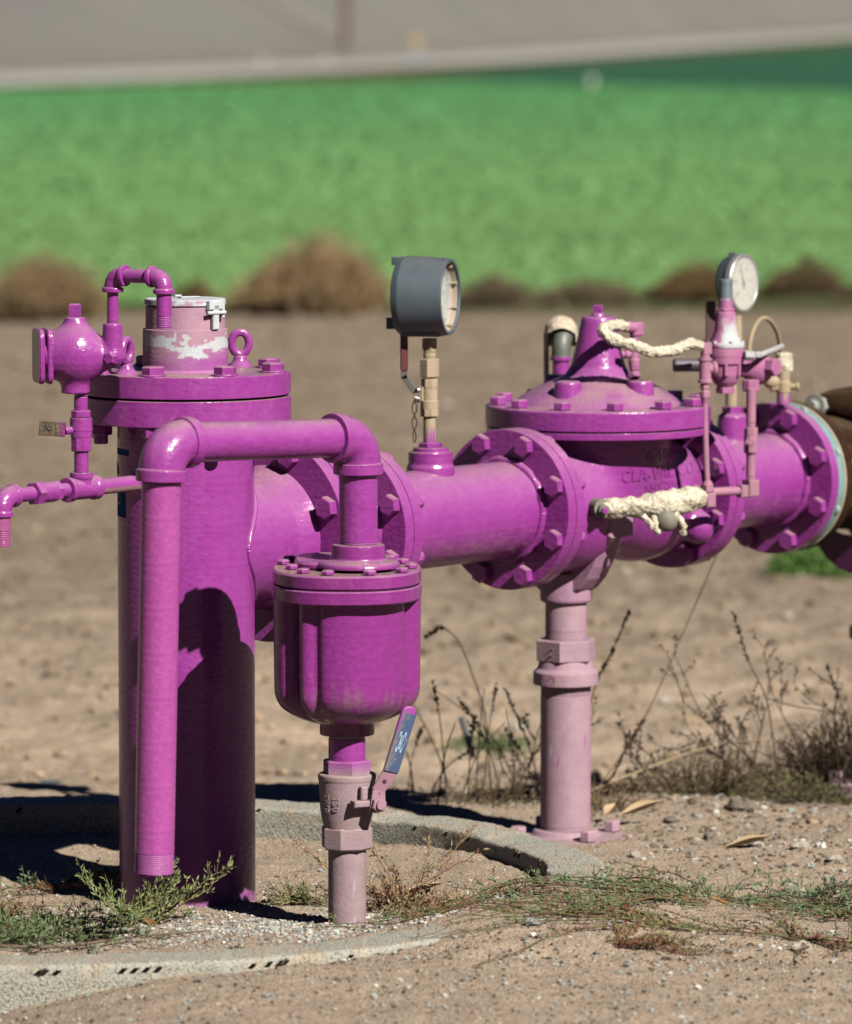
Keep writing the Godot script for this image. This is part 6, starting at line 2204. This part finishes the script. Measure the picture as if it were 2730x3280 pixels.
	# dead leaves and litter
	for e in [[Vector3(0.385, 0.055, -0.66), 0.055, 0.5, "large curled tan dead leaf beside the pipe stand's base"], [Vector3(0.330, 0.050, -0.70), 0.035, 1.2, "pale curled dead leaf behind the pipe stand's base"], [Vector3(-0.425, 0.085, 0.72), 0.026, 2.0, "orange-brown dead leaf under the green weed by the vessel"], [Vector3(-0.005, 0.085, 0.40), 0.040, 0.2, "long tan dead leaf inside the collar right of the pot's foot"], [Vector3(0.46, 0.07, 0.42), 0.030, 2.6, "thin brown dead leaf among the flat weeds"], [Vector3(0.56, 0.035, -0.40), 0.050, 0.1, "narrow straw-coloured dead blade on the stony soil"]]:
		var o := thing("dead_leaf", e[3], "dead leaf", e[0])
		var m := Mb.new(Color(0.50, 0.37, 0.24) if e[1] > 0.03 else Color(0.36, 0.18, 0.08), 0.0)
		m.vary = 0.2
		var b := Basis(Vector3.UP, e[2])
		var ids := []
		for i in 9:
			var f := i / 8.0
			var w: float = e[1] * 0.30 * sin(PI * clampf(f, 0.04, 0.96))
			var row := PackedInt32Array()
			for k in 7:
				var s := (k - 3) / 3.0
				var p: Vector3 = e[0] + b * Vector3((f - 0.5) * e[1] * 1.6, absf(s) * w * 0.8 + 0.35 * e[1] * f * f, s * w)
				row.append(m.put(p, Vector3.UP))
			ids.append(row)
		for i in 8:
			for k in 6:
				m.quad(ids[i][k], ids[i][k + 1], ids[i + 1][k + 1], ids[i + 1][k])
		m.renorm(0)
		part(m, "blade", M.leaf, o)
	var tw := thing("fallen_twig", "grey-brown twig lying under the green weed on the left rim", "twig", Vector3(-0.5, 0.09, 0.95))
	var wm := Mb.new(Color(0.17, 0.135, 0.10), 0.0)
	wire(wm, curve([Vector3(-0.66, ground(-0.66, 0.93) + 0.006, 0.93), Vector3(-0.55, ground(-0.55, 0.94) + 0.010, 0.94), Vector3(-0.44, ground(-0.44, 0.88) + 0.010, 0.88), Vector3(-0.34, ground(-0.34, 0.80) + 0.008, 0.80)], 8), 0.0030, 0.0014, 6)
	part(wm, "wood", M.plain, tw)
	for e in [[Vector2(-0.28, 1.02), "small black dry weed sprig on the foreground soil, larger one"], [Vector2(-0.23, 1.06), "small black dry weed sprig on the foreground soil, right one"]]:
		tangle("dry_sprig", e[1], Vector3(e[0].x, ground(e[0].x, e[0].y), e[0].y), Vector3(0.018, 0.018, 0.014), 26, 0.0008, Color(0.06, 0.045, 0.03), Color(0.07, 0.055, 0.035), 160, "dry weed", 0.005)
	var hs := thing("plastic_tube", "short dark tube end sticking up from the field right of the blue handle", "tube", Vector3(0.08, 0.0, -1.8))
	var hm := Mb.new(Color(0.07, 0.085, 0.10), 0.1)
	rod(hm, Vector3(0.0935, 0.0, -1.80), Vector3(0.0700, 0.080, -1.80), 0.0065, 14)
	part(hm, "tube", M.rubber, hs)
	hs = thing("plastic_tube", "short dark grey tube piece lying on the field at the far left", "tube", Vector3(-0.765, -0.09, -2.0))
	hm = Mb.new(Color(0.07, 0.085, 0.10), 0.1)
	rod(hm, Vector3(-0.785, -0.083, -2.02), Vector3(-0.745, -0.083, -2.01), 0.0065, 14)
	part(hm, "tube", M.rubber, hs)


func tumbleweed(label: String, at: Vector3, w: float, h: float, n: int, tone: Color) -> void:
	var o := thing("dry_shrub", label, "dry shrub", at)
	var m := Mb.new(tone, 0.0)
	m.vary = 0.30
	m.fn = func(p: Vector3, _n: Vector3, k: Color) -> Color: return k.lerp(Color(0.085, 0.10, 0.045), 0.6 * smoothstep(0.1, 0.5, nz.get_noise_3dv(p * 5.0)))
	for i in n:
		var a := rng.randf() * TAU
		var e := sqrt(rng.randf())
		var top := h * (1.0 - 0.66 * e * e) * (1.0 + 0.30 * e * cos(a)) * rng.randf_range(0.55, 1.12) * (0.85 + 0.35 * nz.get_noise_2d(cos(a) * 3.0 + at.x, sin(a) * 3.0))
		var p := at + Vector3(cos(a) * w * 0.42 * e, rng.randf() * top * 0.4, sin(a) * w * 0.40 * e)
		var q := at + Vector3(cos(a) * w * 0.5 * e * rng.randf_range(0.8, 1.15), top, sin(a) * w * 0.48 * e) + Vector3(rng.randfn(), 0, rng.randfn()) * 0.02
		var side := (q - p).cross(rand_dir()).normalized() * rng.randf_range(0.004, 0.009)
		m.face(p - side, p + side, q)
		for k in 3:
			var b := p.lerp(q, rng.randf_range(0.3, 1.0))
			var d := (rand_dir() + Vector3.UP * 0.6).normalized()
			blade(m, b, d, d.cross(rand_dir()).normalized(), rng.randf_range(0.02, 0.05), 0.010)
	part(m, "crown", M.leaf, o).set_meta("kind", "stuff")


func far_things() -> void:
	tumbleweed("broad rust-brown dry shrub at the left edge before the green field", Vector3(-2.02, -0.10, -19.0), 0.80, 0.36, 2600, Color(0.30, 0.21, 0.125))
	tumbleweed("small brown dry shrub peeping out beside the vessel's cap", Vector3(-1.25, -0.10, -19.9), 0.26, 0.17, 500, Color(0.17, 0.11, 0.055))
	tumbleweed("tall rounded rust-brown dry shrub left of the dark grey gauge", Vector3(-0.615, -0.10, -19.6), 0.86, 0.46, 3000, Color(0.36, 0.245, 0.145))
	tumbleweed("low grey-brown dry shrub right of the dark grey gauge", Vector3(0.34, -0.10, -20.3), 0.46, 0.19, 800, Color(0.19, 0.15, 0.10))
	tumbleweed("low straggling dry shrub behind the valve tower", Vector3(0.85, -0.10, -20.6), 0.60, 0.14, 700, Color(0.19, 0.145, 0.095))
	tumbleweed("reddish dry shrub left of the round steel gauge", Vector3(1.45, -0.10, -20.9), 0.46, 0.22, 1000, Color(0.21, 0.135, 0.07))
	tumbleweed("brown dry shrub right of the round steel gauge", Vector3(2.10, -0.10, -21.4), 0.44, 0.235, 1000, Color(0.17, 0.12, 0.07))
	tumbleweed("low brown dry growth at the right edge before the green field", Vector3(2.45, -0.10, -21.0), 0.40, 0.085, 500, Color(0.13, 0.10, 0.07))
	# the crop: leafy tufts in rows
	var m := Mb.new(Color(1, 1, 1), 0.0)
	m.vary = 0.1
	for i in 26:
		var a := rng.randf() * TAU
		var d := Vector3(cos(a), rng.randf_range(0.05, 0.55), sin(a)).normalized()
		var p := Vector3(cos(a), 0, sin(a)) * rng.randf() * 0.06
		blade(m, p, d, d.cross(Vector3.UP).normalized(), rng.randf_range(0.05, 0.10), 0.045)
	var at := []
	var col := []
	var z := -20.2
	while z > -110.0:
		var size := 0.45 if z > -38.0 else (0.7 if z > -62.0 else 1.1)
		var half := 1.3 + (9.0 - z) * 0.086
		var x := -half
		while x < half:
			var px := x + rng.randfn(0, 0.03)
			var pz := z + rng.randfn(0, 0.03)
			var edge := -107.5 + (maxf(0.0, px - 0.5) * 1.85 if px > 0.5 else maxf(0.0, -2.0 - px) * 1.6)
			if pz > edge and pz < -20.2 - 0.85 * clampf(px, 0.0, 2.2):
				var v := 1.0 + 0.08 * nz.get_noise_2d(px * 0.3, pz * 0.5) + 0.07 * nz.get_noise_2d(px * 6.0, pz * 3.0)
				var far := smoothstep(-19.0, -90.0, pz)
				var c := Color(0.225, 0.425, 0.165).lerp(Color(0.135, 0.365, 0.150), far) * v * (0.80 if pz < -28.3 and pz > -29.4 else 1.0)
				at.append(Transform3D(Basis(Vector3.UP, rng.randf() * TAU).scaled(Vector3.ONE * size * rng.randf_range(0.8, 1.35)), Vector3(px, -0.085, pz)))
				col.append(c)
			x += 0.145 * size
		z -= 0.19 * size
	scatter("crop_plants", [m.mesh()], M.leaf, at, col)
	# poles and markers along the far road
	var o := thing("utility_pole", "nearer brown wooden utility pole beyond the road, left of the dark grey gauge", "utility pole", Vector3(-2.58, -0.1, -168.0), "utility poles along the far road")
	var w := Mb.new(Color(0.16, 0.115, 0.085), 0.0)
	lathe(w, Vector3(-2.58, -0.6, -168.0), Vector3.UP, [Vector2(0, 0), Vector2(0, 0.15), Vector2(9.6, 0.11), Vector2(9.6, 0)], 0.01, 16, 1.0)
	part(w, "pole", M.plain, o)
	w = Mb.new(Color(0.15, 0.11, 0.085), 0.0)
	block(w, Vector3(-2.58, 8.4, -167.84), Vector3(2.4, 0.12, 0.10), Basis(), 0.01)
	part(w, "crossarm", M.plain, o)
	o = thing("utility_pole", "farther paler utility pole near the right end of the road", "utility pole", Vector3(16.2, -0.1, -330.0), "utility poles along the far road")
	w = Mb.new(Color(0.25, 0.23, 0.22), 0.0)
	lathe(w, Vector3(16.2, -0.6, -330.0), Vector3.UP, [Vector2(0, 0), Vector2(0, 0.15), Vector2(11.0, 0.11), Vector2(11.0, 0)], 0.01, 16, 1.0)
	part(w, "pole", M.plain, o)
	w = Mb.new(Color(0.25, 0.36, 0.48), 0.0)
	lathe(w, Vector3(16.5, 0.3, -329.5), Vector3.UP, [Vector2(0, 0), Vector2(0, 0.32), Vector2(0.85, 0.32), Vector2(0.85, 0)], 0.03, 16, 1.0)
	part(w, "base_cabinet", M.plain, o, "pale blue box at the pole's foot")
	o = thing("marker_post", "yellow-topped blue-grey marker post on the far roadside", "marker post", Vector3(-0.27, -0.1, -150.5))
	w = Mb.new(Color(0.25, 0.33, 0.40), 0.0)
	block(w, Vector3(-0.27, 0.16, -150.5), Vector3(0.20, 0.42, 0.20), Basis(), 0.02)
	part(w, "post", M.plain, o)
	w = Mb.new(Color(0.50, 0.38, 0.12), 0.0)
	block(w, Vector3(-0.27, 0.53, -150.5), Vector3(0.24, 0.34, 0.22), Basis(), 0.02)
	part(w, "cap", M.plain, o, "dull yellow cap")
	for e in [[Vector3(-4.62, -0.1, -146.3), "left of two white stub posts on the far roadside"], [Vector3(-2.95, -0.1, -152.4), "white stub post beside the nearer utility pole"], [Vector3(3.35, -0.1, -101.6), "white stub post at the edge of the dark green crop"]]:
		o = thing("white_post", e[1], "post", e[0], "white stub posts far behind the field")
		w = Mb.new(Color(0.62, 0.60, 0.56), 0.0)
		lathe(w, e[0], Vector3.UP, [Vector2(-0.1, 0), Vector2(-0.1, 0.06), Vector2(0.22, 0.06), Vector2(0.24, 0.03), Vector2(0.24, 0)], 0.02, 14, 1.0)
		part(w, "stub", M.plain, o)


func _ready() -> void:
	# camera, sky, sun, exposure
	var cam := Camera3D.new()
	cam.name = "camera"
	cam.fov = 10.725
	cam.near = 0.5
	cam.far = 3000.0
	cam.position = Vector3(0, 1.485, 9.0)
	cam.rotation_degrees = Vector3(-5.261, 0, 0)
	var lens := CameraAttributesPhysical.new()
	lens.frustum_focal_length = 127.85
	lens.frustum_focus_distance = 8.65
	lens.frustum_far = 3000.0
	lens.frustum_near = 0.5
	lens.exposure_aperture = 3.3
	cam.attributes = lens
	cam.fov = 10.725
	add_child(cam)
	cam.current = true
	var sky := ProceduralSkyMaterial.new()
	sky.sky_top_color = Color(0.17, 0.36, 0.74)
	sky.sky_horizon_color = Color(0.62, 0.72, 0.82)
	sky.sky_curve = 0.12
	sky.ground_bottom_color = Color(0.30, 0.26, 0.22)
	sky.ground_horizon_color = Color(0.55, 0.53, 0.50)
	sky.sun_angle_max = 5.0
	sky.sky_energy_multiplier = 0.30
	sky.ground_energy_multiplier = 0.35
	var env := Environment.new()
	env.background_mode = Environment.BG_SKY
	env.sky = Sky.new()
	env.sky.sky_material = sky
	env.tonemap_mode = Environment.TONE_MAPPER_LINEAR
	env.tonemap_exposure = 3.0
	env.sdfgi_enabled = true
	env.ssao_enabled = true
	env.ssil_enabled = true
	var we := WorldEnvironment.new()
	we.name = "environment"
	we.environment = env
	add_child(we)
	var sun := DirectionalLight3D.new()
	sun.name = "sun"
	sun.light_energy = 1.6
	sun.light_color = Color(1.0, 0.965, 0.91)
	sun.light_angular_distance = 0.5
	sun.shadow_enabled = true
	add_child(sun)
	sun.look_at_from_position(Vector3(1.0, 1.355, 1.34) * 10.0, Vector3.ZERO)

	rng.seed = 7
	nz = noise(1.0, 2, FastNoiseLite.TYPE_SIMPLEX_SMOOTH, 11)
	Mb.nz = nz
	materials()
	setting()
	filter_vessel()
	reducer()
	spool()
	control_valve()
	outlet_spool()
	rusty_valve()
	pipe_stand(Vector3(0.2465, 0.0, -0.55), "faded pink pipe stand carrying the control valve's inlet", true)
	far_stand()
	air_valve()
	pot_foot()
	discharge_pipe()
	drain_line()
	dark_gauge()
	pilot_system()
	loose_ground()
	plants()
	far_things()
